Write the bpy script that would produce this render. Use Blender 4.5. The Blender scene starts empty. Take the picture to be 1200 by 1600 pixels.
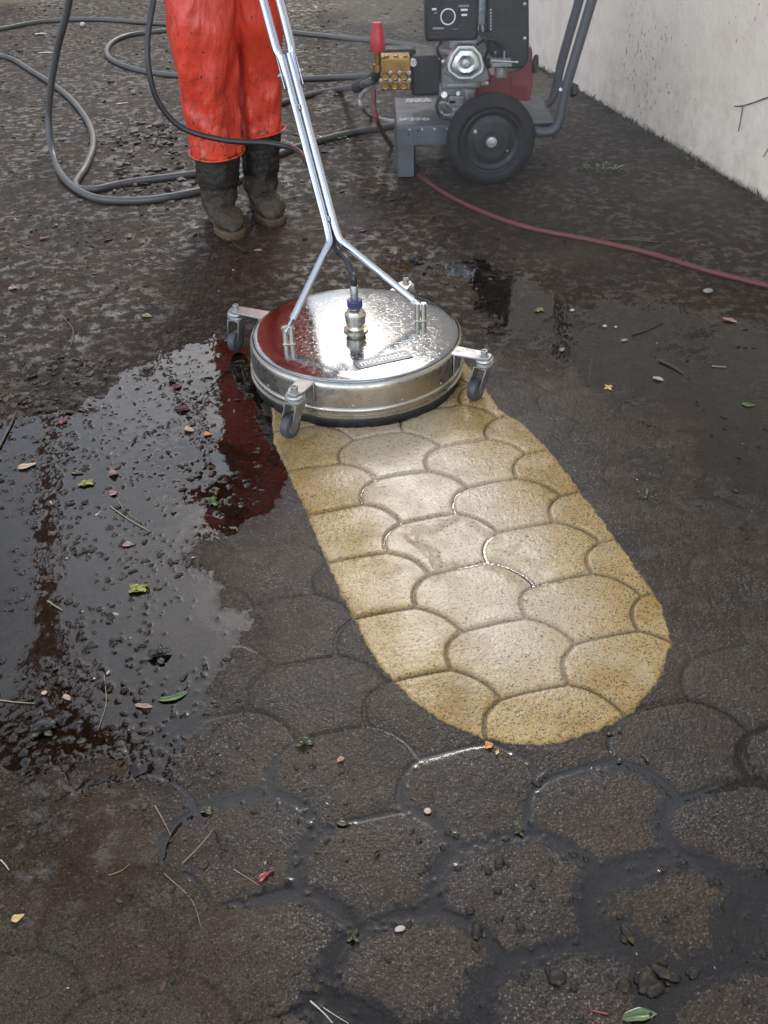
import bpy, bmesh, math, random
import numpy as np
from mathutils import Vector, Matrix
PI = math.pi
C = bpy.context.scene.collection
S = bpy.context.scene
rnd = random.Random(7)

# ------------------------------------------------------------------ camera
CF, CP, CR, CH = 1500.0, 0.6497061, -0.02618, 1.1884      # focal (px of a 1600 px tall frame), pitch, roll, height
_c, _s = math.cos(CR), math.sin(CR)
FW = Vector((0, math.cos(CP), -math.sin(CP))); UP = Vector((0, math.sin(CP), math.cos(CP))); RX = Vector((1, 0, 0))
cr = RX*_c + UP*_s; cu = -RX*_s + UP*_c
cam = bpy.data.cameras.new('camera'); co = bpy.data.objects.new('camera', cam); C.objects.link(co)
co.matrix_world = Matrix(((cr.x, cu.x, -FW.x, 0), (cr.y, cu.y, -FW.y, 0), (cr.z, cu.z, -FW.z, CH), (0, 0, 0, 1)))
cam.sensor_fit = 'VERTICAL'; cam.sensor_height = 36; cam.sensor_width = 27; cam.lens = CF/1600*36
cam.clip_start = .02; cam.clip_end = 500
S.camera = co
def ray(px, py):
    u, v = px-600, py-800
    a = _c*u+_s*v; b = -_s*u+_c*v
    return RX*(a/CF)+FW-UP*(b/CF)
def gp(px, py, z=0.0):
    d = ray(px, py); k = (z-CH)/d.z
    return Vector((0, 0, CH))+d*k
def at(px, py, Y):
    d = ray(px, py)
    return Vector((0, 0, CH))+d*(Y/d.y)

# ------------------------------------------------------------------ light
SUN_EL, SUN_AZ = math.radians(38), math.radians(3)       # azimuth clockwise from +y
S.view_settings.view_transform = 'Standard'; S.view_settings.look = 'None'
S.view_settings.gamma = 1; S.view_settings.exposure = 0.92
S.render.engine = 'CYCLES'
S.cycles.use_denoising = True
S.cycles.max_bounces = 8; S.cycles.transparent_max_bounces = 12
w = bpy.data.worlds.new('World'); S.world = w; w.use_nodes = True
nt = w.node_tree; N = nt.nodes; L = nt.links
bg = N['Background']; bg.inputs['Strength'].default_value = 0.12
sky = N.new('ShaderNodeTexSky'); sky.sky_type = 'NISHITA'; sky.sun_disc = False
sky.sun_elevation = SUN_EL; sky.sun_rotation = SUN_AZ; sky.dust_density = 2.0; sky.air_density = 1.0
tc = N.new('ShaderNodeTexCoord')
mp = N.new('ShaderNodeMapping'); mp.inputs['Scale'].default_value = (1, 1, 2.2)
nz = N.new('ShaderNodeTexNoise'); nz.inputs['Scale'].default_value = 2.3; nz.inputs['Detail'].default_value = 7; nz.inputs['Roughness'].default_value = .55
nz.inputs['Distortion'].default_value = .3
rp = N.new('ShaderNodeValToRGB'); rp.color_ramp.elements[0].position = .42; rp.color_ramp.elements[1].position = .56
n2 = N.new('ShaderNodeTexNoise'); n2.inputs['Scale'].default_value = 1.4; n2.inputs['Detail'].default_value = 5
r2 = N.new('ShaderNodeValToRGB'); r2.color_ramp.elements[0].position = .3; r2.color_ramp.elements[1].position = .75
r2.color_ramp.elements[0].color = (3.1, 3.7, 4.7, 1); r2.color_ramp.elements[1].color = (9.3, 9.6, 10.2, 1)
mx = N.new('ShaderNodeMixRGB')
L.new(tc.outputs['Generated'], mp.inputs['Vector']); L.new(mp.outputs[0], nz.inputs['Vector']); L.new(mp.outputs[0], n2.inputs['Vector'])
L.new(nz.outputs['Fac'], rp.inputs['Fac']); L.new(n2.outputs['Fac'], r2.inputs['Fac'])
L.new(rp.outputs['Color'], mx.inputs['Fac']); L.new(sky.outputs['Color'], mx.inputs['Color1']); L.new(r2.outputs['Color'], mx.inputs['Color2'])
# cloud glows round the hidden sun; sky opposite brightened to fill wall and trousers
dt = N.new('ShaderNodeVectorMath'); dt.operation = 'DOT_PRODUCT'; nm_ = N.new('ShaderNodeVectorMath'); nm_.operation = 'NORMALIZE'
L.new(tc.outputs['Generated'], nm_.inputs[0]); L.new(nm_.outputs[0], dt.inputs[0])
dt.inputs[1].default_value = (math.sin(SUN_AZ)*math.cos(SUN_EL), math.cos(SUN_AZ)*math.cos(SUN_EL), math.sin(SUN_EL))
r3 = N.new('ShaderNodeValToRGB'); r3.color_ramp.interpolation = 'LINEAR'; r3.color_ramp.elements[0].position = 0; r3.color_ramp.elements[0].color = (3.6, 3.6, 3.55, 1); r3.color_ramp.elements[1].position = 1; r3.color_ramp.elements[1].color = (3.4, 3.35, 3.2, 1)
for p_, v_ in ((.40, 2.1), (.52, 1.75), (.64, .80), (.90, .72), (.945, .80), (.965, 1.15), (.985, 1.35)):
    e_ = r3.color_ramp.elements.new(p_); e_.color = (v_, v_, v_, 1)
hf_ = N.new('ShaderNodeMath'); hf_.operation = 'MULTIPLY_ADD'; hf_.inputs[1].default_value = .5; hf_.inputs[2].default_value = .5
L.new(dt.outputs['Value'], hf_.inputs[0]); L.new(hf_.outputs[0], r3.inputs['Fac'])
mg_ = N.new('ShaderNodeMixRGB'); mg_.blend_type = 'MULTIPLY'; mg_.inputs[0].default_value = 1
L.new(mx.outputs['Color'], mg_.inputs[1]); L.new(r3.outputs['Color'], mg_.inputs[2]); L.new(mg_.outputs['Color'], bg.inputs['Color'])
sl = bpy.data.lights.new('sun', 'SUN'); sl.energy = 0.5; sl.angle = math.radians(15); sl.color = (1, .96, .9)
so = bpy.data.objects.new('sun', sl); C.objects.link(so)
sd = Vector((math.sin(SUN_AZ)*math.cos(SUN_EL), math.cos(SUN_AZ)*math.cos(SUN_EL), math.sin(SUN_EL)))
so.rotation_euler = sd.to_track_quat('Z', 'Y').to_euler(); so.location = sd*20

# ------------------------------------------------------------------ material helpers
class NT:
    def __init__(s, name):
        s.m = bpy.data.materials.new(name); s.m.use_nodes = True
        s.t = s.m.node_tree; s.n = s.t.nodes; s.b = s.n['Principled BSDF']; s.out = s.n['Material Output']
    def add(s, typ, **kw):
        x = s.n.new(typ)
        for k, v in kw.items():
            if k in x.inputs: x.inputs[k].default_value = v
            else: setattr(x, k, v)
        return x
    def link(s, a, b): s.t.links.new(a, b)
    def coord(s, kind='Object'):
        return s.add('ShaderNodeTexCoord').outputs[kind]
    def noise(s, scale, detail=3, rough=.55, vec=None, dist=0):
        x = s.add('ShaderNodeTexNoise', Scale=scale, Detail=detail, Roughness=rough, Distortion=dist)
        s.link(vec if vec is not None else s.coord(), x.inputs['Vector']); return x.outputs['Fac']
    def voro(s, scale, vec=None, out='Distance', feature='F1'):
        x = s.add('ShaderNodeTexVoronoi', Scale=scale); x.feature = feature
        s.link(vec if vec is not None else s.coord(), x.inputs['Vector']); return x.outputs[out]
    def ramp(s, f, *st):
        x = s.add('ShaderNodeValToRGB'); e = x.color_ramp.elements
        while len(e) < len(st): e.new(.5)
        for i, (p, c) in enumerate(st):
            e[i].position = p; e[i].color = (c, c, c, 1) if not hasattr(c, '__len__') else (*c, 1)
        s.link(f, x.inputs['Fac']); return x.outputs['Color']
    def mix(s, f, a, b, mode='MIX'):
        x = s.add('ShaderNodeMixRGB', blend_type=mode)
        for v, k in ((f, 'Fac'), (a, 'Color1'), (b, 'Color2')):
            if isinstance(v, (int, float)): x.inputs[k].default_value = v if k == 'Fac' else (v, v, v, 1)
            elif isinstance(v, (tuple, list)): x.inputs[k].default_value = (*v, 1)
            else: s.link(v, x.inputs[k])
        return x.outputs['Color']
    def math(s, op, a, b=0.0, clamp=False):
        x = s.add('ShaderNodeMath', operation=op, use_clamp=clamp)
        for i, v in enumerate((a, b)):
            if isinstance(v, (int, float)): x.inputs[i].default_value = v
            else: s.link(v, x.inputs[i])
        return x.outputs[0]
    def attr(s, name):
        return s.add('ShaderNodeAttribute', attribute_name=name).outputs['Fac']
    def set(s, **kw):
        for k, v in kw.items():
            k = {'color': 'Base Color', 'rough': 'Roughness', 'metal': 'Metallic', 'spec': 'Specular IOR Level', 'coat': 'Coat Weight', 'coatr': 'Coat Roughness', 'ior': 'IOR'}.get(k, k)
            i = s.b.inputs[k]
            if isinstance(v, (int, float)): i.default_value = v
            elif isinstance(v, (tuple, list)): i.default_value = (*v, 1)
            else: s.link(v, i)
        return s
    def bump(s, h, strength=.5, dist=.002, normal=None):
        x = s.add('ShaderNodeBump', Strength=strength, Distance=dist); s.link(h, x.inputs['Height'])
        if normal is not None: s.link(normal, x.inputs['Normal'])
        s.link(x.outputs[0], s.b.inputs['Normal']); return x.outputs[0]

def worn(name, col, rough=.45, metal=0, dirt=(.05, .04, .03), amt=.35, scale=18, spec=.5, bump=.15, coat=0, specks=0.0):
    m = NT(name)
    f = m.noise(scale, 6, .65)
    f = m.ramp(f, (.45, 0), (.72, amt))
    c = m.mix(f, col, dirt)
    v = m.noise(scale*.3, 3); c = m.mix(m.ramp(v, (.3, .0), (.8, .35)), c, tuple(x*.6 for x in col))
    if specks:
        q = m.noise(110, 3, .7); g = m.ramp(q, (.63, 0), (.66, specks)); c = m.mix(g, c, dirt)
    r = m.ramp(m.noise(scale*1.7, 5, .6), (.3, rough*.75), (.7, min(1, rough*1.35)))
    m.set(color=c, rough=r, metal=metal, spec=spec, coat=coat)
    m.bump(m.noise(scale*8, 4, .6), bump, .001)
    return m.m

# ------------------------------------------------------------------ mesh helpers
class MB:
    def __init__(s): s.v = []; s.f = []
    def addm(s, vs, fs):
        n = len(s.v); s.v += [Vector(v) for v in vs]; s.f += [tuple(i+n for i in f) for f in fs]; return s
    def box(s, c, d, rot=None):
        c = Vector(c); vs = []
        for x in (-1, 1):
            for y in (-1, 1):
                for z in (-1, 1):
                    p = Vector((x*d[0]/2, y*d[1]/2, z*d[2]/2))
                    if rot is not None: p = rot @ p
                    vs.append(c+p)
        return s.addm(vs, [(0, 1, 3, 2), (4, 6, 7, 5), (0, 4, 5, 1), (2, 3, 7, 6), (0, 2, 6, 4), (1, 5, 7, 3)])
    def prism(s, poly, axis, d0, d1):
        """polygon (list of 3d points, planar) extruded along axis between d0 and d1"""
        a = Vector(axis); n = len(poly); vs = [Vector(p)+a*d0 for p in poly]+[Vector(p)+a*d1 for p in poly]
        return s.addm(vs, [tuple(range(n))[::-1], tuple(range(n, 2*n))]+[(i, (i+1) % n, n+(i+1) % n, n+i) for i in range(n)])
    def lathe(s, o, axis, prof, n=24):
        """profile of (r, h) swept round axis from o"""
        o = Vector(o); a = Vector(axis).normalized(); t = a.orthogonal().normalized(); b = a.cross(t)
        vs = []; fs = []
        for r, h in prof:
            for k in range(n):
                g = 2*PI*k/n; vs.append(o+a*h+(t*math.cos(g)+b*math.sin(g))*max(r, 1e-5))
        for i in range(len(prof)-1):
            for k in range(n):
                k2 = (k+1) % n; fs.append((i*n+k, i*n+k2, (i+1)*n+k2, (i+1)*n+k))
        if prof[0][0] > 1e-4: fs.append(tuple(range(n))[::-1])
        if prof[-1][0] > 1e-4: fs.append(tuple((len(prof)-1)*n+k for k in range(n)))
        return s.addm(vs, fs)
    def cyl(s, a, b, r, r2=None, n=20):
        a, b = Vector(a), Vector(b); return s.lathe(a, b-a, [(r, 0), (r if r2 is None else r2, (b-a).length)], n)
    def tube(s, pts, r, n=10, caps=True, flat=None):
        pts = [Vector(p) for p in pts]; m = len(pts)
        rs = r if hasattr(r, '__len__') else [r]*m
        vs = []; fs = []; prev = None
        for i, p in enumerate(pts):
            t = (pts[min(i+1, m-1)]-pts[max(i-1, 0)]).normalized()
            u = t.orthogonal().normalized() if prev is None else (prev-t*prev.dot(t)).normalized()
            prev = u; b = t.cross(u)
            for k in range(n):
                g = 2*PI*k/n; vs.append(p+(u*math.cos(g)+b*math.sin(g))*rs[i])
        for i in range(m-1):
            for k in range(n):
                k2 = (k+1) % n; fs.append((i*n+k, i*n+k2, (i+1)*n+k2, (i+1)*n+k))
        if caps: fs.append(tuple(range(n))[::-1]); fs.append(tuple((m-1)*n+k for k in range(n)))
        return s.addm(vs, fs)
    def loft(s, rings, caps=True):
        n = len(rings[0]); vs = [p for r in rings for p in r]; m = len(rings)
        fs = [(i*n+k, i*n+(k+1) % n, (i+1)*n+(k+1) % n, (i+1)*n+k) for i in range(m-1) for k in range(n)]
        if caps: fs.append(tuple(range(n))[::-1]); fs.append(tuple((m-1)*n+k for k in range(n)))
        return s.addm(vs, fs)
    def ico(s, c, r, sub=1, sc=(1, 1, 1), jit=0, rot=None, rg=rnd):
        vs, fs = ICO[sub]; out = []
        for v in vs:
            p = Vector((v.x*sc[0], v.y*sc[1], v.z*sc[2]))*r*(1+rg.uniform(-jit, jit))
            if rot is not None: p = rot @ p
            out.append(Vector(c)+p)
        return s.addm(out, fs)
    def build(s, name, mat, parent=None, smooth=True, bevel=0, seg=2, angle=35):
        me = bpy.data.meshes.new(name)
        root = parent
        while root is not None and root.parent is not None: root = root.parent
        off = root.location if root is not None else Vector((0, 0, 0))
        o = bpy.data.objects.new(name, me)
        if root is None and s.v:
            lo = Vector([min(v[i] for v in s.v) for i in range(3)]); hi = Vector([max(v[i] for v in s.v) for i in range(3)])
            off = Vector(((lo.x+hi.x)/2, (lo.y+hi.y)/2, lo.z)); o.location = off
        me.from_pydata([tuple(v-off) for v in s.v], [], s.f)
        bm = bmesh.new(); bm.from_mesh(me); bmesh.ops.recalc_face_normals(bm, faces=bm.faces); bm.to_mesh(me); bm.free()
        if mat: me.materials.append(mat)
        if smooth:
            me.shade_smooth()
            if angle: me.set_sharp_from_angle(angle=math.radians(angle))
        C.objects.link(o)
        if parent is not None: o.parent = parent
        if bevel:
            md = o.modifiers.new('bevel', 'BEVEL'); md.width = bevel; md.segments = seg; md.limit_method = 'ANGLE'; md.angle_limit = math.radians(40)
        return o
ICO = {}
for _k in (1, 2, 3):
    _b = bmesh.new(); bmesh.ops.create_icosphere(_b, subdivisions=_k, radius=1)
    _b.verts.ensure_lookup_table(); ICO[_k] = ([v.co.copy() for v in _b.verts], [tuple(v.index for v in f.verts) for f in _b.faces]); _b.free()

def thing(name, label, cat, loc=(0, 0, 0), group=None):
    o = bpy.data.objects.new(name, None); C.objects.link(o); o.location = loc; o.empty_display_size = .1
    return tag(o, label, cat, group)
def tag(o, label=None, cat=None, group=None, kind=None):
    for k, v in (('label', label), ('category', cat), ('group', group), ('kind', kind)):
        if v: o[k] = v
    return o
def spline(pts, n=10):
    P = [Vector(p) for p in pts]; P = [P[0]*2-P[1]]+P+[P[-1]*2-P[-2]]; out = []
    for i in range(1, len(P)-2):
        a, b, c, d = P[i-1], P[i], P[i+1], P[i+2]
        for k in range(n):
            t = k/n
            out.append(.5*((2*b)+(c-a)*t+(2*a-5*b+4*c-d)*t*t+(3*b-a-3*c+d)*t**3))
    out.append(P[-2]); return out

# ------------------------------------------------------------------ numpy noise
_rg = np.random.default_rng(5)
_T = _rg.random((8, 256, 256))
def vn(x, y, k=0):
    xi = np.floor(x).astype(np.int64); yi = np.floor(y).astype(np.int64); fx = x-xi; fy = y-yi
    fx = fx*fx*(3-2*fx); fy = fy*fy*(3-2*fy); T = _T[k]
    a, b, c, d = T[xi & 255, yi & 255], T[(xi+1) & 255, yi & 255], T[xi & 255, (yi+1) & 255], T[(xi+1) & 255, (yi+1) & 255]
    return (a*(1-fx)+b*fx)*(1-fy)+(c*(1-fx)+d*fx)*fy
def fbm(x, y, s, o=4, k=0, g=.5):
    r = 0; a = 1; t = 0
    for i in range(o):
        r = r+a*(vn(x*s+i*17.3, y*s+i*9.1, (k+i) % 8)-.5); t += a; a *= g; s *= 2.03
    return r/t*2
def sst(x, a, b):
    t = np.clip((x-a)/(b-a), 0, 1); return t*t*(3-2*t)
def psdf(X, Y, poly):
    """signed distance (inside negative) to a ground polygon given in photo points laid on the ground"""
    P = [gp(*p) for p in poly]; n = len(P); d = np.full(X.shape, 1e9); ins = np.zeros(X.shape, bool)
    for i in range(n):
        ax, ay, bx, by = P[i].x, P[i].y, P[(i+1) % n].x, P[(i+1) % n].y
        ex, ey = bx-ax, by-ay; wx, wy = X-ax, Y-ay
        t = np.clip((wx*ex+wy*ey)/(ex*ex+ey*ey), 0, 1)
        d = np.minimum(d, (wx-ex*t)**2+(wy-ey*t)**2)
        cnd = (ay > Y) != (by > Y)
        ins ^= cnd & (X < (bx-ax)*(Y-ay)/((by-ay) if by != ay else 1e-9)+ax)
    return np.where(ins, -1, 1)*np.sqrt(d)

# paver lattice: one cell of the joint pattern, looked up from a table
O_ = np.array([-.25197, 1.87046]); A_ = np.array([.048954, -.156012]); B_ = np.array([.189422, -.039294]); Q_ = np.array([-.029062, -.089026])
def bez(p, q, bulge, n=10):
    e = q-p; nrm = np.array([-e[1], e[0]]); m = (p+q)/2+nrm*bulge*2
    t = np.linspace(0, 1, n)[:, None]; return (1-t)**2*p+2*t*(1-t)*m+t*t*q
NTAB = 300
def make_table():
    u, v = np.meshgrid((np.arange(NTAB)+.5)/NTAB, (np.arange(NTAB)+.5)/NTAB, indexing='ij')
    X = u*A_[0]+v*B_[0]; Y = u*A_[1]+v*B_[1]; d = np.full(X.shape, 1e9)
    ci = np.zeros(X.shape); cj = np.zeros(X.shape)
    P = lambda i, j: i*A_+j*B_
    Qf = lambda i, j: i*A_+j*B_+Q_
    for i in range(-2, 3):
        for j in range(-2, 3):
            for cv in (bez(P(i, j), Qf(i, j), -.18), bez(P(i, j), Qf(i-1, j+1), .025), bez(Qf(i, j), P(i+1, j), .125)):
                for a, b in zip(cv[:-1], cv[1:]):
                    e = b-a; wx, wy = X-a[0], Y-a[1]; t = np.clip((wx*e[0]+wy*e[1])/(e@e), 0, 1)
                    d = np.minimum(d, (wx-e[0]*t)**2+(wy-e[1]*t)**2)
            # paver polygon (i, j): P(i,j) Q(i,j) P(i+1,j) ... closed through the next column
            cv = np.concatenate([bez(P(i, j), Qf(i, j), -.18)[:-1], bez(Qf(i, j), P(i+1, j), .125)[:-1], bez(P(i+1, j), Qf(i, j+1), .025)[:-1],
                                 bez(P(i, j+1), Qf(i, j+1), -.18)[::-1][:-1], bez(Qf(i-1, j+1), P(i, j+1), .125)[::-1][:-1], bez(P(i, j), Qf(i-1, j+1), .025)[::-1][:-1]])
            ins = np.zeros(X.shape, bool); n = len(cv)
            for k in range(n):
                a, b = cv[k], cv[(k+1) % n]
                if a[1] == b[1]: continue
                ins ^= ((a[1] > Y) != (b[1] > Y)) & (X < (b[0]-a[0])*(Y-a[1])/(b[1]-a[1])+a[0])
            ci[ins] = i; cj[ins] = j
    return np.sqrt(d), ci, cj
TD, TI, TJ = make_table()
MI = np.linalg.inv(np.array([A_, B_]).T)
def paver(X, Y):
    wx = .005*fbm(X, Y, 9, 2, 3); wy = .005*fbm(X, Y, 9, 2, 5)
    x = X+wx-O_[0]; y = Y+wy-O_[1]
    u = MI[0, 0]*x+MI[0, 1]*y; v = MI[1, 0]*x+MI[1, 1]*y
    iu = np.floor(u); iv = np.floor(v); fu = (u-iu)*NTAB-.5; fv = (v-iv)*NTAB-.5
    a = np.floor(fu).astype(int); b = np.floor(fv).astype(int); ta = fu-a; tb = fv-b
    d = (TD[a % NTAB, b % NTAB]*(1-ta)+TD[(a+1) % NTAB, b % NTAB]*ta)*(1-tb)+(TD[a % NTAB, (b+1) % NTAB]*(1-ta)+TD[(a+1) % NTAB, (b+1) % NTAB]*ta)*tb
    ai = np.clip(np.rint(fu).astype(int), 0, NTAB-1); bi = np.clip(np.rint(fv).astype(int), 0, NTAB-1)
    I = (iu+TI[ai, bi]).astype(int); J = (iv+TJ[ai, bi]).astype(int)
    rid = _T[0][I & 255, J & 255]; rid2 = _T[1][I & 255, J & 255]; rid3 = _T[2][I & 255, J & 255]
    cx = O_[0]+(I+.1)*A_[0]+(J+.5)*B_[0]; cy = O_[1]+(I+.1)*A_[1]+(J+.5)*B_[1]
    return d, rid, rid2, rid3, X-cx, Y-cy

CLEAN = [(428, 690), (452, 742), (482, 806), (514, 884), (548, 958), (590, 1035), (624, 1076), (680, 1122), (740, 1150), (810, 1163), (880, 1160), (940, 1140), (990, 1110), (1030, 1060), (1047, 1005),
         (1030, 950), (990, 890), (945, 825), (900, 765), (860, 712), (818, 668), (780, 645), (720, 560), (420, 560), (426, 640)]
PUD_L = [(330, 515), (255, 548), (195, 600), (120, 648), (-40, 655), (-260, 900), (-260, 1120), (0, 1200), (110, 1205), (240, 1175), (335, 1095), (370, 1010), (350, 930), (320, 880), (330, 850), (375, 830), (420, 790), (432, 740), (428, 690), (425, 640), (400, 560), (375, 520)]
PUD_R = [(1040, 1140), (1120, 1230), (1200, 1310), (1330, 1400), (1330, 1800), (430, 1800), (470, 1640), (560, 1520), (640, 1430), (690, 1330), (690, 1290), (760, 1300), (900, 1320), (1010, 1250)]
FILM_R = [(820, 470), (1000, 430), (1250, 500), (1300, 820), (1130, 800), (1020, 720), (950, 640), (830, 590)]
FILM_M = [(640, 395), (760, 400), (860, 440), (850, 560), (760, 520), (700, 450), (560, 425), (480, 430), (470, 405)]
GRIT_BL = [(-200, 1300), (150, 1290), (300, 1400), (420, 1500), (470, 1700), (-200, 1800)]
WEDGE = [(1040, 1120), (1110, 1225), (1210, 1340), (1400, 1500), (1400, 1000), (1120, 1000), (1060, 1040)]
def terrain(X, Y, full=True):
    d, rid, rid2, rid3, lx, ly = paver(X, Y)
    cl = psdf(X, Y, CLEAN)+.003*fbm(X, Y, 60, 3, 2)
    clean = 1-sst(cl, -.002, .003)
    pl = psdf(X, Y, PUD_L)+.06*fbm(X, Y, 12, 5, 1); pr = psdf(X, Y, PUD_R)+.07*fbm(X, Y, 12, 5, 4)
    fr = psdf(X, Y, FILM_R)+.10*fbm(X, Y, 7, 4, 5); fm = psdf(X, Y, FILM_M)+.08*fbm(X, Y, 9, 4, 6)
    gb = psdf(X, Y, GRIT_BL)+.05*fbm(X, Y, 10, 3, 7); wd = psdf(X, Y, WEDGE)
    wl, wr, wf, wm = 1-sst(pl, -.07, .07), 1-sst(pr, -.08, .08), 1-sst(fr, -.22, .16), 1-sst(fm, -.12, .08)
    grit = 1-sst(gb, -.03, .05)
    # mud that fills the joints: everywhere off the clean strip, most of all at the top and the left
    mud = np.clip(sst(Y, 1.75, 2.5)+sst(-X, .12, .5)*sst(Y, .55, .9)*.9+grit*.55+.35*fbm(X, Y, 6, 4, 3), 0, 1)*(1-clean)
    mud = np.where(Y > 1.2, np.maximum(mud, (1-clean)*sst(X, .25, .6)*.45), mud)
    fill = np.clip(np.maximum(mud, np.maximum(.9*sst(X, .15, .4)*sst(Y, .9, 1.2), .55+.35*sst(Y, 1.15, 1.5))), 0, 1)*(1-clean)
    wide = .0035+.0125*(1-clean)
    dome = 1-np.exp(-np.maximum(d-.0022, 0)/wide)
    joint = (1-sst(d, .0014+.0004*(1-clean), .0040+.0015*(1-clean)))*(1-.85*fill)
    low = 1-sst(Y+.07*fbm(X, Y, 5, 3, 1), .88, 1.1)
    T = .0055+(.0018-.0055)*low
    for m_w, lev in ((wm, -.0016), (wf, -.0013), (wr, .0010), (wl, -.0046)): T = T*(1-m_w)+lev*m_w
    T = T*(1-grit)+.0085*grit
    T = T*(1-clean)+.0062*clean
    T = T-.0028*(1-dome)*(1-.7*fill)*(1+.75*low)*(1-.5*clean)*(1-.5*clean)-.0040*joint*(.7+.5*clean)
    h = T+(.0010*(rid-.5)+lx*.014*(rid2-.5)+ly*.014*(rid3-.5))*(1-.4*mud)
    h = h+.0014*fbm(X, Y, 3.1, 4, 6)*(1-.4*low)
    h = h+(.0026+.0022*wl)*mud*(fbm(X, Y, 14, 5, 2, .6)+.2)+wl*.0012*fbm(X, Y, 38, 4, 6, .6)
    rr = np.abs(fbm(X, Y, 55, 4, 4, .62))
    h = h+mud*(.0055*np.clip(.42-rr, 0, 1)*sst(fbm(X, Y, 5, 3, 0), -.3, .45))*(1-.3*wf)
    h = h+(.0006*fbm(X, Y, 130, 3, 1, .7)+.0005*fbm(X, Y, 330, 2, 3, .7))*(1+1.3*grit+.9*mud)*(1-.55*clean)
    # shallow film lying on the middle of the strip
    fl = psdf(X, Y, [(640, 830), (720, 815), (800, 860), (868, 905), (835, 925), (760, 880), (690, 885)])+.02*fbm(X, Y, 30, 3, 4)
    h = h-.0046*(1-sst(fl, -.02, .02))*clean
    h = np.where((Y > 7) | (np.abs(X) > 3) | (Y < .25), np.maximum(h, .001), h)
    return h, dict(d=d, rid=rid, rid2=rid2, clean=cl, mud=mud, grit=grit, joint=joint)

def grid_mesh(name, xs, ys, Z, mask=None):
    """xs, ys, Z: 2-D arrays; quads where mask"""
    R, K = Z.shape
    idx = np.arange(R*K).reshape(R, K)
    q = np.stack([idx[:-1, :-1], idx[:-1, 1:], idx[1:, 1:], idx[1:, :-1]], -1).reshape(-1, 4)
    if mask is not None: q = q[mask.reshape(-1)]
    used = np.zeros(R*K, bool); used[q.ravel()] = True
    remap = np.cumsum(used)-1; q = remap[q]
    co_ = np.stack([xs, ys, Z], -1).reshape(-1, 3)[used]
    me = bpy.data.meshes.new(name)
    me.vertices.add(len(co_)); me.vertices.foreach_set('co', co_.astype(np.float32).ravel())
    me.loops.add(q.size); me.loops.foreach_set('vertex_index', q.astype(np.int32).ravel())
    me.polygons.add(len(q)); me.polygons.foreach_set('loop_start', np.arange(0, q.size, 4, dtype=np.int32))
    me.update(calc_edges=True); me.shade_smooth()
    return me, used

QUAL = 1.0
dep = np.radians(np.linspace(71, 8.6, int(900*QUAL)))
yr = CH/np.tan(dep)
yr = np.concatenate([[-12, -6, -3, -1.5, -.5, -.1, .1], np.linspace(.2, yr[0]-.005, 25), yr, [8.2, 8.8, 9.6, 11, 14, 20, 30]])
tcx = np.linspace(-.47, .47, int(860*QUAL))
tcx = np.concatenate([[-30/1.2, -10, -4, -2, -1.2, -.8, -.65, -.55], tcx, [.55, .65, .8, 1.2, 2, 4, 10, 30/1.2]])
sc_ = np.minimum(np.sqrt(np.maximum(yr, 0)**2+CH**2), 9)
XX = tcx[None, :]*sc_[:, None]; YY = np.repeat(yr[:, None], len(tcx), 1)
HH, AT = terrain(XX, YY)

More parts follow.
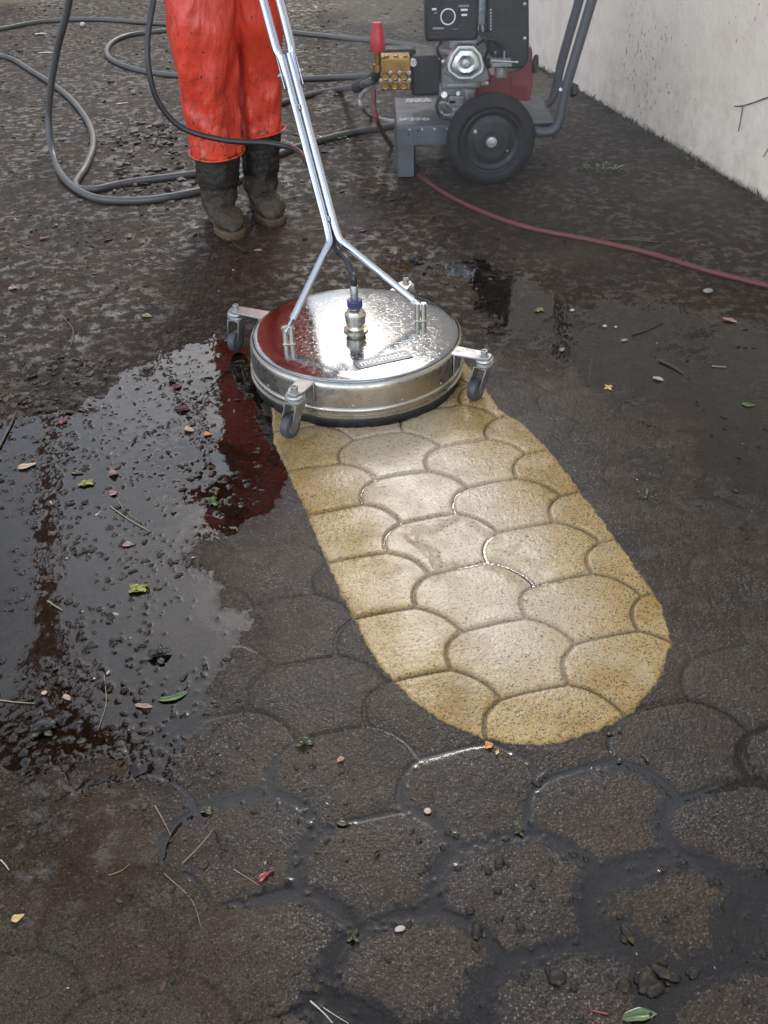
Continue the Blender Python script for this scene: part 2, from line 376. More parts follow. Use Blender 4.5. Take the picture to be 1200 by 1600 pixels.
# ------------------------------------------------------------------ ground material
def ground_material():
    m = NT('wet_paving'); oc = m.coord()
    a_clean, a_mud, a_rid, a_grit, a_joint = (m.attr(k) for k in ('clean', 'mud', 'rid', 'grit', 'jd'))
    fine = m.noise(420, 4, .7, oc); mid = m.noise(60, 5, .62, oc); low = m.noise(7, 5, .6, oc)
    agg = m.voro(260, oc, 'Color'); aggd = m.voro(260, oc, 'Distance')
    sep = m.add('ShaderNodeSeparateColor'); m.link(agg, sep.inputs[0])
    # clean strip mask, slightly ragged
    cm = m.ramp(m.math('ADD', m.math('MULTIPLY', a_clean, 60.0), m.math('MULTIPLY', m.math('SUBTRACT', mid, .5), .9)), (.0, 1), (.22, 0))
    # soiled concrete: dark grey-brown binder with paler grains
    base = m.mix(m.ramp(low, (.3, 0), (.7, 1)), (.023, .0155, .010), (.040, .029, .020))
    base = m.mix(m.ramp(mid, (.35, .55), (.7, 0)), base, (.013, .011, .009))
    grain = m.mix(sep.outputs[1], (.11, .085, .06), (.34, .30, .25))
    base = m.mix(m.math('MULTIPLY', m.ramp(sep.outputs[0], (.60, 0), (.80, 1)), m.math('MULTIPLY', m.ramp(m.noise(48, 4, .7, oc), (.38, .5), (.55, 1)), m.ramp(aggd, (.25, .9), (.55, 0)))), base, grain)
    grit_c = m.mix(m.ramp(fine, (.43, 0), (.55, 1)), (.012, .009, .006), (.14, .112, .075))
    base = m.mix(m.math('MULTIPLY', a_grit, .75), base, grit_c)
    mudc = m.mix(m.ramp(m.noise(35, 5, .65, oc), (.35, 0), (.65, 1)), (.013, .0075, .004), (.052, .036, .024))
    base = m.mix(m.math('MULTIPLY', a_mud, .62), base, mudc)
    peb = m.ramp(m.noise(190, 4, .75, oc), (.36, 1), (.47, 0)); base = m.mix(m.math('MULTIPLY', peb, m.math('MULTIPLY', a_mud, .8)), base, (.006, .004, .003))
    pb2 = m.ramp(m.noise(130, 5, .75, oc), (.60, 0), (.66, 1)); base = m.mix(m.math('MULTIPLY', pb2, m.math('MULTIPLY', a_mud, .7)), base, (.085, .070, .058))
    pat = m.ramp(m.noise(3.2, 6, .65, oc), (.42, 0), (.58, 1)); base = m.mix(m.math('MULTIPLY', pat, .45), base, (.018, .013, .010))
    base = m.mix(m.math('MULTIPLY', m.ramp(a_rid, (0, 0), (1, .45)), m.math('SUBTRACT', 1, a_mud)), base, (.030, .024, .019))
    dj = m.ramp(a_joint, (.0, .75), (.006, 0))
    base = m.mix(dj, base, (.020, .018, .012))
    brn = m.ramp(m.noise(4.3, 6, .68, oc, .6), (.46, 0), (.62, .6)); base = m.mix(brn, base, m.mix(mid, (.022, .012, .005), (.070, .042, .020)))
    base = m.mix(m.ramp(m.noise(330, 4, .75, oc), (.38, .8), (.47, 0)), base, (.008, .006, .004)); base = m.mix(m.ramp(m.noise(240, 4, .75, oc), (.595, 0), (.64, .7)), base, (.17, .135, .10))
    # a few mossy patches
    ms = m.ramp(m.noise(11, 5, .7, oc), (.66, 0), (.73, .5)); base = m.mix(ms, base, (.035, .040, .012))
    dry = m.attr('dry'); base = m.mix(dry, base, m.mix(mid, (.14, .115, .08), (.24, .20, .15)))
    # cleaned concrete: yellow ochre, paler worn patches with sky sheen painted in, dark pits
    oc1 = m.mix(a_rid, (.33, .20, .055), (.39, .26, .095))
    oc1 = m.mix(m.ramp(m.noise(9, 4, .6, oc), (.42, 0), (.60, 1)), oc1, (.42, .285, .11))
    oc1 = m.mix(m.ramp(m.noise(26, 5, .7, oc), (.60, 0), (.72, .7)), oc1, (.29, .135, .016))
    oc1 = m.mix(m.ramp(m.noise(150, 4, .7, oc), (.35, .5), (.55, 0)), oc1, (.20, .125, .05))
    pit = m.ramp(m.noise(260, 3, .6, oc), (.575, 0), (.61, .9)); oc1 = m.mix(pit, oc1, (.035, .028, .018))
    pit2 = m.ramp(m.noise(90, 4, .7, oc), (.64, 0), (.68, .85)); oc1 = m.mix(pit2, oc1, (.06, .045, .025))
    oc1 = m.mix(m.ramp(a_joint, (.0008, .9), (.0028, 0)), oc1, (.085, .066, .046))
    oc1 = m.mix(m.ramp(a_joint, (.002, .3), (.006, 0)), oc1, (.22, .14, .05))
    swp = m.ramp(m.noise(5.5, 5, .62, oc, 1.2), (.52, 0), (.66, .55)); oc1 = m.mix(swp, oc1, (.17, .10, .028))
    sheen_pat = m.ramp(m.noise(6.5, 5, .6, oc), (.55, 0), (.68, .7)); oc1 = m.mix(sheen_pat, oc1, (.44, .34, .20)); oc1 = m.mix(m.ramp(fine, (.36, .35), (.46, 0)), oc1, (.16, .10, .04))  # pale patches: sky sheen put into the base colour
    ctr = m.math('MULTIPLY', m.ramp(m.math('ADD', m.math('MULTIPLY', a_clean, -1.0), m.math('MULTIPLY', m.math('SUBTRACT', m.noise(8, 5, .65, oc), .5), .28)), (.06, 0), (.19, .72)), m.ramp(fine, (.35, .55), (.55, 1)))  # paler centre: stronger cleaning plus sky sheen painted into the colour
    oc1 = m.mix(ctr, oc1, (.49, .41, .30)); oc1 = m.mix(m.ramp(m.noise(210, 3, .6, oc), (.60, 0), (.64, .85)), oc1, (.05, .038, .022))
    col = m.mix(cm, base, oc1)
    rough = m.ramp(m.noise(22, 5, .65, oc), (.30, .22), (.70, .52))
    rough = m.mix(m.math('MULTIPLY', a_mud, .7), rough, .62)
    wsh = m.ramp(m.noise(6, 5, .62, oc), (.42, 0), (.58, .8)); rough = m.mix(m.math('MULTIPLY', wsh, m.math('SUBTRACT', 1, a_mud)), rough, .20)
    rough = m.mix(cm, rough, m.ramp(mid, (.3, .20), (.7, .42)))
    rough = m.mix(m.math('MULTIPLY', a_grit, .8), rough, .62); rough = m.mix(dry, rough, .85)
    shiny = m.ramp(m.noise(26, 6, .7, oc), (.50, 0), (.60, 1)); shiny2 = m.ramp(m.noise(2.6, 4, .6, oc), (.34, .15), (.58, 1)); shiny = m.math('MULTIPLY', shiny, shiny2)
    rough = m.mix(m.math('MULTIPLY', shiny, a_mud), rough, .27)
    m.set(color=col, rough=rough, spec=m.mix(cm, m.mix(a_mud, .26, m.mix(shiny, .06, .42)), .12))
    hgt = m.mix(.5, fine, m.math('SUBTRACT', 1, aggd))
    hgt = m.mix(.5, fine, m.math('SUBTRACT', 1, aggd)); m.b.inputs['Coat IOR'].default_value = 1.36; m.b.inputs['Coat Roughness'].default_value = .18
    wetc = m.ramp(m.noise(12, 5, .6, oc), (.35, .15), (.6, .55)); m.link(m.mix(cm, 0.0, wetc), m.b.inputs['Coat Weight'])
    cb_ = m.add('ShaderNodeBump', Strength=.38, Distance=.0011); m.link(m.mix(.5, hgt, m.noise(170, 4, .65, oc)), cb_.inputs['Height']); m.link(cb_.outputs[0], m.b.inputs['Coat Normal'])
    b1 = m.bump(hgt, .7, .0018); m.bump(m.noise(160, 4, .65, oc), .6, .0025, b1)
    return m.m

dry = 0
for pl_, k_ in (([(500, -60), (690, -60), (690, 10), (640, 55), (560, 40), (470, 10)], .75), ([(820, 110), (860, 118), (885, 140), (870, 158), (815, 150)], .6), ([(990, 268), (1090, 262), (1130, 300), (1040, 300)], .30), ([(-200, -100), (260, -100), (200, -5), (-100, 15)], .6)):
    dry = np.maximum(dry, (1-sst(psdf(XX, YY, pl_)+.25*fbm(XX, YY, 2.5, 4, 2), -.15, .15))*k_)
gme, used = grid_mesh('ground', XX, YY, HH)
for nm, arr in (('clean', AT['clean']), ('mud', AT['mud']), ('rid', AT['rid']), ('grit', AT['grit']), ('jd', AT['d']), ('dry', dry)):
    at_ = gme.attributes.new(nm, 'FLOAT', 'POINT'); at_.data.foreach_set('value', np.broadcast_to(arr, HH.shape).reshape(-1)[used].astype(np.float32))
gme.materials.append(ground_material())
go = bpy.data.objects.new('ground', gme); C.objects.link(go); tag(go, kind='structure')

def hgt(x, y):
    return float(terrain(np.array([[x]]), np.array([[y]]))[0][0, 0])
def hgts(pts):
    a = np.array(pts); return terrain(a[:, 0][None], a[:, 1][None])[0][0]

# ------------------------------------------------------------------ floating and stranded crumbs (positions first: the water climbs round them)
def leftp(n, poly, seed, power=1.0):
    """random points inside a ground polygon"""
    r = random.Random(seed); P = [gp(*p) for p in poly]; x0, x1 = min(p.x for p in P), max(p.x for p in P); y0, y1 = min(p.y for p in P), max(p.y for p in P)
    cand = np.array([(r.uniform(x0, x1), r.uniform(y0, y1)) for _ in range(n*4)])
    k = psdf(cand[:, 0], cand[:, 1], poly) < -.004
    return [tuple(c) for c in cand[k][:n]]
clods = []          # (x, y, r) countable lumps in the puddles
cr_ = random.Random(3)
for x, y in leftp(105, [(640, 1290), (900, 1250), (1200, 1420), (1250, 1640), (560, 1640), (600, 1480)], 21):
    clods.append((x, y, cr_.choice((.0018, .0022, .0026, .0032, .0042))))
BIG = {}
BL = {(870, 1528): 'large lone soil lump left of the heap of lumps in the bottom right puddle', (1030, 1520): 'topmost lump of the heap of wet soil near the bottom right', (1010, 1535): 'broadest lump at the left side of the soil heap near the bottom right',
      (1050, 1528): 'lump at the right side of the soil heap near the bottom right', (1022, 1548): 'lowest lump of the soil heap, nearest the large green leaf', (975, 1540): 'small flat lump just left of the soil heap at bottom right',
      (1085, 1522): 'lump lying apart to the right of the soil heap at bottom right', (745, 1456): 'dark wet lump right of the pale bird dropping', (980, 1460): 'elongated dark lump straight above the soil heap', (780, 1350): 'double dark lump on the joint left of the lower right pavers'}
for px, py, r in ((893, 1240, .003), (845, 1218, .004), (838, 1225, .005), (852, 1212, .004), (870, 1528, .011), (1030, 1520, .011), (1010, 1535, .012), (1050, 1528, .010), (1022, 1548, .009), (975, 1540, .008), (1085, 1522, .007), (745, 1456, .008), (735, 1424, .006),
                  (980, 1460, .009), (812, 1450, .005), (700, 1300, .004), (780, 1350, .007), (762, 1362, .005), (1060, 1350, .004), (1120, 1380, .004), (775, 1300, .004), (790, 1312, .004), (1110, 1330, .003)):
    g = gp(px, py); clods.append((g.x, g.y, r)); BIG[(g.x, g.y)] = BL.get((px, py))
crumbs = []         # litter nobody could count
for poly, n, sd_, rs in ((PUD_L, 1500, 31, (.0016, .0022, .003, .0042, .006)), ([(-300, 620), (300, 540), (340, 900), (300, 1150), (-300, 1180)], 900, 32, (.0018, .0026, .0036)),
                     ([(-200, -80), (1000, -80), (900, 450), (-300, 620)], 5200, 33, (.002, .003, .004, .0055, .008)), ([(-200, 330), (340, 330), (400, 520), (200, 600), (-200, 700)], 1500, 38, (.0018, .0026, .004)), ([(150, 190), (290, 200), (330, 300), (250, 340), (170, 280)], 260, 39, (.004, .006, .009, .012)), ([(40, 560), (190, 560), (150, 640), (-50, 680)], 260, 40, (.003, .004, .006, .009)), ([(1000, 1130), (1250, 1320), (1250, 1420), (1080, 1260)], 130, 34, (.0012, .0016, .002)),
                     ([(870, 450), (1300, 500), (1300, 950), (1060, 850), (900, 650)], 260, 35, (.0015, .002, .003, .005)), ([(-200, 1180), (420, 1080), (560, 1200), (520, 1640), (-200, 1640)], 700, 36, (.0012, .0018, .0026, .004)),
                     ([(700, 1180), (1000, 1170), (1200, 1500), (700, 1640), (450, 1640), (450, 1200)], 240, 37, (.001, .0014, .0018))):
    q = random.Random(sd_)
    for x, y in leftp(n, poly, sd_+50):
        if math.hypot(x+.057, y-2.136) > .27: crumbs.append((x, y, q.choice(rs)*(1 if y < 3 else 1.3)))
ca = np.array(crumbs); csd = psdf(ca[:, 0], ca[:, 1], CLEAN); clump = fbm(ca[:, 0], ca[:, 1], 9, 3, 2)
crumbs = [c for c, s_, k in zip(crumbs, csd, clump) if s_ > .01 and k > -.12+.35*cr_.random()-.25]

# ------------------------------------------------------------------ water
def water_material():
    m = NT('puddle_water'); n = m.n; n.remove(m.b)
    tr = m.add('ShaderNodeBsdfTransparent'); tr.inputs[0].default_value = (.78, .70, .60, 1)
    gl = m.add('ShaderNodeBsdfGlossy'); gl.inputs['Roughness'].default_value = .015; gl.inputs['Color'].default_value = (1, 1, 1, 1)
    fr = m.add('ShaderNodeFresnel', IOR=1.42)
    bp = m.add('ShaderNodeBump', Strength=.07, Distance=.002)
    mp_ = m.add('ShaderNodeMapping'); mp_.inputs['Scale'].default_value = (1, .8, 1); m.link(m.coord(), mp_.inputs['Vector'])
    hh = m.math('ADD', m.noise(38, 3, .5, mp_.outputs[0]), m.math('MULTIPLY', m.noise(170, 2, .5, mp_.outputs[0]), .25))
    m.link(hh, bp.inputs['Height'])
    mxs = m.add('ShaderNodeMixShader')
    for x in (gl, fr): m.link(bp.outputs[0], x.inputs['Normal'])
    m.link(fr.outputs[0], mxs.inputs[0]); m.link(tr.outputs[0], mxs.inputs[1]); m.link(gl.outputs[0], mxs.inputs[2]); m.link(mxs.outputs[0], m.out.inputs['Surface'])
    return m.m
r0, r1 = np.searchsorted(yr, .2), np.searchsorted(yr, 5.2)
WX, WY, WH = XX[r0:r1], YY[r0:r1], HH[r0:r1]
WZ = .00015*fbm(WX, WY, 25, 3, 5)
WZ = WZ+.00035*np.exp(-np.clip(-WH, 0, 1)/.0006)      # meniscus against the paving
ws = sc_[r0:r1]
def rise(x, y, r, amp=1.0):
    R = r+.007
    i0, i1 = np.searchsorted(yr[r0:r1], (y-R, y+R))
    if i1 <= i0: return
    s = ws[(i0+i1)//2 if (i0+i1)//2 < len(ws) else -1]
    j0, j1 = np.searchsorted(tcx, ((x-R)/s-.003, (x+R)/s+.003))
    if j1 <= j0: return
    dd = np.hypot(WX[i0:i1, j0:j1]-x, WY[i0:i1, j0:j1]-y)
    WZ[i0:i1, j0:j1] += amp*.00042*np.exp(-np.clip(dd-r*.9, 0, 1)/.0021)
for x, y, r in clods+crumbs:
    if y < 2.6: rise(x, y, r)
WZ = np.minimum(WZ, .0022)
qm = (np.minimum.reduce([WH[:-1, :-1], WH[1:, :-1], WH[1:, 1:], WH[:-1, 1:]]) < .0016)
wme, _ = grid_mesh('puddle_water', WX, WY, WZ, qm)
wme.materials.append(water_material())
wo = bpy.data.objects.new('puddle_water', wme); C.objects.link(wo); tag(wo, kind='structure')

def soil_mat(name, c1, c2, rough=.35, vary=False):
    m = NT(name); c = m.mix(m.noise(90, 4), c1, c2)
    if vary: c = m.mix(m.ramp(m.noise(40, 4, .7), (.50, 0), (.60, .8)), c, m.mix(m.ramp(m.noise(55, 3), (.4, 0), (.6, 1)), (.11, .055, .035), (.075, .07, .03)))
    m.set(color=c, rough=rough, spec=.6); m.bump(m.noise(500, 4, .7), .6, .001); return m.m
M_soil = soil_mat('wet_soil', (.009, .007, .005), (.032, .023, .016), .5, True); M_soil.node_tree.nodes['Principled BSDF'].inputs['Specular IOR Level'].default_value = .3
M_pale = soil_mat('pale_chip', (.30, .26, .21), (.55, .50, .44), .55)
M_peb = soil_mat('grey_pebble', (.16, .15, .14), (.30, .28, .26), .4)
M_straw = soil_mat('straw', (.16, .12, .07), (.34, .27, .17), .5)
M_bark = soil_mat('wet_twig', (.030, .020, .013), (.08, .055, .036), .4)

# stranded litter, one heap of stuff
zz = hgts([(c[0], c[1]) for c in crumbs]); mb = MB(); mbp = MB(); rg = random.Random(11)
for (x, y, r), z in zip(crumbs, zz):
    rot = Matrix.Rotation(rg.uniform(0, 6.3), 3, 'Z') @ Matrix.Rotation(rg.uniform(-.4, .4), 3, 'X')
    z = max(z, 0)
    pale = rg.random()
    tgt = mbp if pale < .035 and r < .004 else mb
    if y > 1.9 and rg.random() < .4:      # flat torn leaf bits
        tgt.ico((x, y, z+r*.15), r*1.2, 1, (1.3, .8, .22), .35, rot, rg)
    else:
        tgt.ico((x, y, z+r*.25), r, 1, (rg.uniform(.8, 1.9), rg.uniform(.5, 1), rg.uniform(.4, .65)), .3, rot, rg)
tag(mb.build('soil_crumbs', M_soil), 'dark wet soil crumbs and torn leaf bits strewn over the paving and floating in the puddles', 'litter', kind='stuff')
tag(mbp.build('pale_grit', M_pale), 'tiny pale grit and shell chips scattered over the wet paving', 'grit', kind='stuff')
zz = hgts([(c[0], c[1]) for c in clods])
for (x, y, r), z in zip(clods, zz):
    big = r > .0065
    a = rg.uniform(0, 3.1); rot = Matrix.Rotation(a, 3, 'Z'); mb = MB(); z = max(z, 0)
    mb.ico((x, y, z+r*.3), r, 2, (rg.uniform(1, 1.7), rg.uniform(.65, 1), rg.uniform(.42, .6)), .2, rot, rg)
    if big:
        for _ in range(3): mb.ico((x+rg.uniform(-r, r)*1.2, y+rg.uniform(-r, r), z+r*.2), r*rg.uniform(.35, .6), 1, (1.2, 1, .6), .2, rot, rg)
    o = mb.build('soil_clod', M_soil, angle=0)
    lb = BIG.get((x, y)) if big else 'small dark wet soil lump floating in the puddle at the bottom right'
    tag(o, lb, 'soil clod', 'larger soil lumps in the bottom right puddle' if big else 'small soil lumps in the bottom right puddle')

# thin twigs and straws
STRAW = [((172, 792), (205, 815), (236, 832), 'pale frayed straw lying in the left puddle near its middle', M_straw, .0016), ((182, 778), (196, 800), (224, 820), 'pale straw crossing the frayed straw in the left puddle', M_straw, .0011),
         ((243, 1262), (255, 1283), (267, 1306), 'pale split straw below the left puddle beside the debris clump', M_straw, .0010), ((285, 1350), (310, 1330), (336, 1303), 'pale straw leaning out of the dark debris clump at lower left', M_straw, .0009),
         ((163, 1055), (166, 1100), (153, 1142), 'long thin curved stem in the left puddle', M_straw, .0009), ((365, 1360), (385, 1372), (405, 1384), 'short straw pointing at the red leaf', M_straw, .0007),
         ((258, 1370), (300, 1410), (316, 1455), 'long thin curved straw on the gritty paving at lower left', M_straw, .0006), ((172, 1373), (190, 1365), (205, 1355), 'short pale straw on the gritty paving near the left puddle', M_straw, .0007),
         ((5, 1352), (12, 1360), (18, 1368), 'stubby white straw at the left edge above the yellow leaf', M_pale, .0011), ((988, 524), (1010, 517), (1036, 505), 'dark thin twig on the wet film right of the cleaner', M_bark, .0022),
         ((1030, 565), (1050, 574), (1066, 584), 'brown broken twig on the wet film beneath the tan leaf', M_bark, .003), ((952, 378), (1000, 380), (1030, 383), 'long twig lying along the red hose', M_bark, .003),
         ((1112, 573), (1122, 574), (1135, 575), 'short pinkish stick on the wet film at right', M_straw, .002), ((925, 562), (922, 580), (918, 600), 'thin dark twig beside the yellow scrap', M_bark, .0015),
         ((0, 700), (10, 680), (26, 648), 'dark twig at the left edge above the puddle', M_bark, .003), ((100, 500), (115, 520), (112, 545), 'thin dark root on the muddy paving left of the cleaner', M_bark, .002),
         ((340, 352), (385, 395), (440, 372), 'thin dark twig beside the worker\'s boots', M_bark, .0015), ((485, 1565), (505, 1583), (520, 1600), 'white frayed straw at the bottom edge', M_pale, .0012), ((505, 1575), (525, 1588), (545, 1600), 'thin white fibre beside the frayed straw at the bottom edge', M_pale, .0007),
         ((0, 1095), (25, 1098), (55, 1100), 'pale stem floating at the left edge of the puddle', M_straw, .0012), ((75, 940), (90, 950), (98, 955), 'short pale stick lying at the far left of the puddle', M_straw, .0016),
         ((950, 1586), (925, 1580), (920, 1572), 'thin red stem joined near the big green leaf', None, .001)]
M_redstem = soil_mat('red_stem', (.22, .02, .02), (.35, .05, .04), .35)
for a, b, c, lab, mt, r in STRAW:
    P = [gp(*a), gp(*b), gp(*c)]; P = spline([(p.x, p.y, max(hgt(p.x, p.y), 0)+r+.0006) for p in P], 8)
    if 'leaning' in lab: P = [p+Vector((0, 0, .01*i/len(P))) for i, p in enumerate(P)]
    mb = MB(); mb.tube(P, [r*(1-.5*i/len(P)) for i in range(len(P))], 6); tag(mb.build('red_stem' if mt is None else ('twig' if mt is M_bark else 'straw'), mt or M_redstem, angle=0), lab, 'twig' if mt is M_bark else 'straw')

# ------------------------------------------------------------------ leaves and other bits that can be told apart
def leaf_mat(name, c1, c2, edge=None, rough=.3):
    m = NT(name); oc = m.coord(); c = m.mix(m.ramp(m.noise(70, 4, .6, oc), (.35, 0), (.65, 1)), c1, c2)
    if edge: c = m.mix(m.ramp(m.noise(130, 3, .6, oc), (.58, 0), (.64, .9)), c, edge)
    m.set(color=c, rough=rough, spec=.6, coat=.3); m.bump(m.noise(200, 4, .6, oc), .6, .0015); return m.m
LM = dict(red=leaf_mat('red_leaf', (.30, .02, .03), (.45, .05, .05)), tan=leaf_mat('tan_leaf', (.42, .26, .16), (.62, .44, .30)), green=leaf_mat('green_leaf', (.035, .075, .015), (.12, .17, .04)),
          ygreen=leaf_mat('yellow_green_leaf', (.10, .12, .02), (.42, .38, .06), (.03, .04, .01)), dark=leaf_mat('dark_leaf', (.014, .012, .008), (.05, .035, .02), (.02, .02, .01)), yellow=leaf_mat('yellow_leaf', (.50, .33, .10), (.62, .45, .18)),
          dred=leaf_mat('dark_red_leaf', (.07, .015, .012), (.16, .035, .02)), orange=leaf_mat('orange_scrap', (.60, .12, .05), (.75, .40, .05)), olive=leaf_mat('olive_leaf', (.03, .035, .01), (.09, .08, .03)),
          pale=M_pale, peb=M_peb, pink=leaf_mat('pinkish_leaf', (.25, .12, .10), (.42, .27, .20)))
def leaf(px, py, ln, wd, ang, kind, label, curl=.35, shape='leaf', cat='leaf', name=None, lift=0):
    g = gp(px, py); z0 = max(hgt(g.x, g.y), 0)+.0012+lift; mb = MB(); NL, NW = 12, 7; r = random.Random(int(px*7+py)); c1, s1 = math.cos(ang), math.sin(ang)
    if shape == 'pebble':
        mb.ico((g.x, g.y, z0+wd*.22), 1, 2, (ln/2, wd/2, wd*.33), .10, Matrix.Rotation(ang, 3, 'Z'), r)
        for i in range(len(mb.v)):
            pass
        o = mb.build(name or 'pebble', LM[kind], angle=0)
        return tag(o, label, cat)
    bend = r.uniform(-.5, .5); tw = r.uniform(-1, 1); ph = r.uniform(0, 6)
    top = []
    for i in range(NL):
        u = i/(NL-1); hw = wd/2*(math.sin(PI*u**.85)**.75*(1-.25*u)+.03)*(1+.12*math.sin(9*u+ph))
        row = []
        for j in range(NW):
            v = j/(NW-1)*2-1; x = (u-.5)*ln; y = v*hw+bend*ln*.25*(u-.5)**2*4
            z = curl*ln*.35*((u-.5)**2*1.6*(1+tw*.3))+abs(v)**1.6*hw*curl*1.3+.0006*math.sin(7*u+ph)*v+r.uniform(-1, 1)*ln*.006
            row.append(Vector((g.x+c1*x-s1*y, g.y+s1*x+c1*y, z0+z)))
        top.append(row)
    n = NL*NW; vs = [p for q in top for p in q]; vs += [p-Vector((0, 0, .0006)) for p in vs]
    fs = []
    for i in range(NL-1):
        for j in range(NW-1):
            a = i*NW+j; fs += [(a, a+1, a+NW+1, a+NW), (n+a, n+a+NW, n+a+NW+1, n+a+1)]
    for i in range(NL-1):
        fs += [(i*NW, (i+1)*NW, n+(i+1)*NW, n+i*NW), (i*NW+NW-1, n+i*NW+NW-1, n+(i+1)*NW+NW-1, (i+1)*NW+NW-1)]
    for j in range(NW-1): fs += [(j, n+j, n+j+1, j+1), ((NL-1)*NW+j, (NL-1)*NW+j+1, n+(NL-1)*NW+j+1, n+(NL-1)*NW+j)]
    mb.addm(vs, fs)
    if shape == 'cluster':
        for k in range(4):
            a = r.uniform(0, 6.3); q = Vector((g.x+math.cos(a)*ln*.3, g.y+math.sin(a)*ln*.3, z0+wd*.15))
            mb.ico(q, wd*.38, 1, (1.5, .8, .35), .3, Matrix.Rotation(a, 3, 'Z'), r)
    return tag(mb.build(name or 'leaf', LM[kind], angle=0), label, cat)
leaf(43, 730, .042, .020, .5, 'tan', 'pale pinkish tan leaf floating at the left edge of the puddle')
leaf(100, 661, .020, .012, 1.0, 'red', 'small crimson petal at the upper left edge of the puddle', cat='petal', name='petal', curl=.8)
leaf(135, 757, .030, .020, .2, 'ygreen', 'yellow green leaf tuft in the upper middle of the left puddle', shape='cluster', cat='leaf')
leaf(120, 740, .030, .012, -.2, 'olive', 'curled olive leaf just above the yellow green tuft')
leaf(215, 922, .030, .022, .4, 'ygreen', 'mottled yellow green leaf tuft in the lower part of the left puddle', shape='cluster')
leaf(325, 680, .020, .015, .1, 'orange', 'small orange red leaf at the right rim of the left puddle', curl=.5)
leaf(333, 785, .026, .020, 1.2, 'green', 'small bright green leaf standing at the right rim of the left puddle', curl=.9, shape='cluster')
leaf(230, 499, .034, .018, -.3, 'ygreen', 'yellow green leaf on the muddy paving left of the cleaner', curl=.5)
leaf(286, 641, .034, .018, .3, 'dred', 'dark red curled leaf in the narrow upper end of the left puddle', curl=.8)
leaf(278, 605, .030, .020, .9, 'dred', 'dull red leaf above the curled one in the narrow end of the puddle')
leaf(295, 674, .026, .018, -.4, 'tan', 'beige crumpled leaf beside the orange red one', curl=.7)
leaf(178, 742, .022, .020, .4, 'pink', 'pinkish crumpled leaf right of the yellow green tuft', curl=.7)
leaf(178, 772, .018, .018, .9, 'pink', 'small pinkish leaf above the frayed straw')
leaf(200, 852, .024, .014, .2, 'pink', 'brown pink leaf below the frayed straw in the left puddle')
leaf(272, 1092, .052, .013, .35, 'green', 'long green curled leaf at the bottom rim of the left puddle', curl=.35)
leaf(225, 1105, .030, .010, -.15, 'pink', 'rolled grey pink leaf at the left tip of the long green leaf', curl=.5)
leaf(250, 1025, .042, .022, .3, 'dark', 'crumpled brown leaf with a pale rim in the lower left puddle', curl=.8, shape='cluster')
leaf(70, 1140, .040, .024, .2, 'dark', 'dark peaked leaf near the bottom left of the puddle', curl=1.0, shape='cluster')
leaf(70, 1084, .010, .008, .2, 'tan', 'tiny cream petal floating at the far left of the puddle', shape='pebble', cat='petal', name='petal')
leaf(105, 1092, .016, .011, -.5, 'tan', 'small beige leaf in the lower left of the puddle', curl=.7)
leaf(476, 1163, .024, .018, -.3, 'olive', 'olive green curled leaf on grey paving below the strip', curl=.9, shape='cluster')
leaf(322, 1268, .016, .013, .2, 'olive', 'small olive leaf on paving below the left puddle', curl=.7, shape='cluster')
leaf(533, 1191, .013, .009, .5, 'tan', 'small curled tan leaf below the yellow strip', curl=.9)
leaf(668, 1269, .012, .010, 0, 'tan', 'round tan husk on the grey paving below the strip', shape='pebble', cat='husk', name='husk')
leaf(764, 1167, .016, .013, .6, 'orange', 'orange and red fruit scrap at the end of the yellow strip', curl=.5, cat='fruit scrap', name='fruit_scrap', lift=.001)
leaf(777, 1178, .011, .005, 1.2, 'yellow', 'yellow sliver beside the orange fruit scrap', curl=.4, cat='fruit scrap', name='fruit_scrap', lift=.002)
leaf(535, 1288, .017, .009, -.2, 'olive', 'dark olive ribbed seed pod on paving below the husk', shape='pebble', cat='seed pod', name='seed_pod')
leaf(590, 1335, .015, .006, 1.0, 'dark', 'dark brown curled leaf between the two rows of wet pavers', curl=1)
leaf(812, 1299, .014, .010, .1, 'olive', 'dark green crumpled leaf in the joint right of the husk', curl=.9, shape='cluster')
leaf(552, 1465, .014, .013, .3, 'olive', 'round olive leaf curl near the bottom middle', curl=1.2, shape='cluster')
leaf(413, 1371, .020, .009, .8, 'red', 'bright red pointed leaf in the dark wet area at lower left', curl=.6)
leaf(425, 1362, .010, .008, .2, 'dred', 'brownish tip of a leaf beside the bright red pointed one', curl=.6)
leaf(32, 1443, .017, .011, .5, 'yellow', 'yellow leaf on the gritty paving at the lower left', curl=.4)
leaf(998, 1588, .044, .017, .12, 'green', 'large green leaf at the bottom edge', curl=.45)
leaf(968, 1190, .012, .007, .9, 'dark', 'dark oval pod right of the end of the strip', shape='pebble', cat='seed pod', name='seed_pod')
leaf(1008, 1186, .018, .006, 2.1, 'dark', 'dark narrow curled leaf right of the end of the strip', curl=.8)
leaf(952, 1148, .010, .006, .3, 'dark', 'dark pod touching the end of the yellow strip', shape='pebble', cat='seed pod', name='seed_pod')
leaf(968, 1143, .009, .007, .9, 'dark', 'rounder dark pod just off the end of the yellow strip', shape='pebble', cat='seed pod', name='seed_pod')
leaf(625, 1453, .015, .008, .2, 'pale', 'pale grey bird dropping on the wet paver edge near the bottom', shape='pebble', cat='chip', name='chip')
leaf(950, 607, .018, .016, 1.4, 'yellow', 'small yellow leaf scrap right of the cleaner', curl=.9, shape='cluster')
leaf(1140, 502, .040, .018, -.6, 'pink', 'pinkish tan leaf near the right edge below the red hose', curl=.5)
leaf(1170, 634, .032, .018, -.2, 'green', 'dark green leaf floating at the right edge', curl=.2)
leaf(842, 485, .030, .013, .8, 'ygreen', 'yellow green sprig on the wet paving right of the cleaner', curl=.5, shape='cluster')
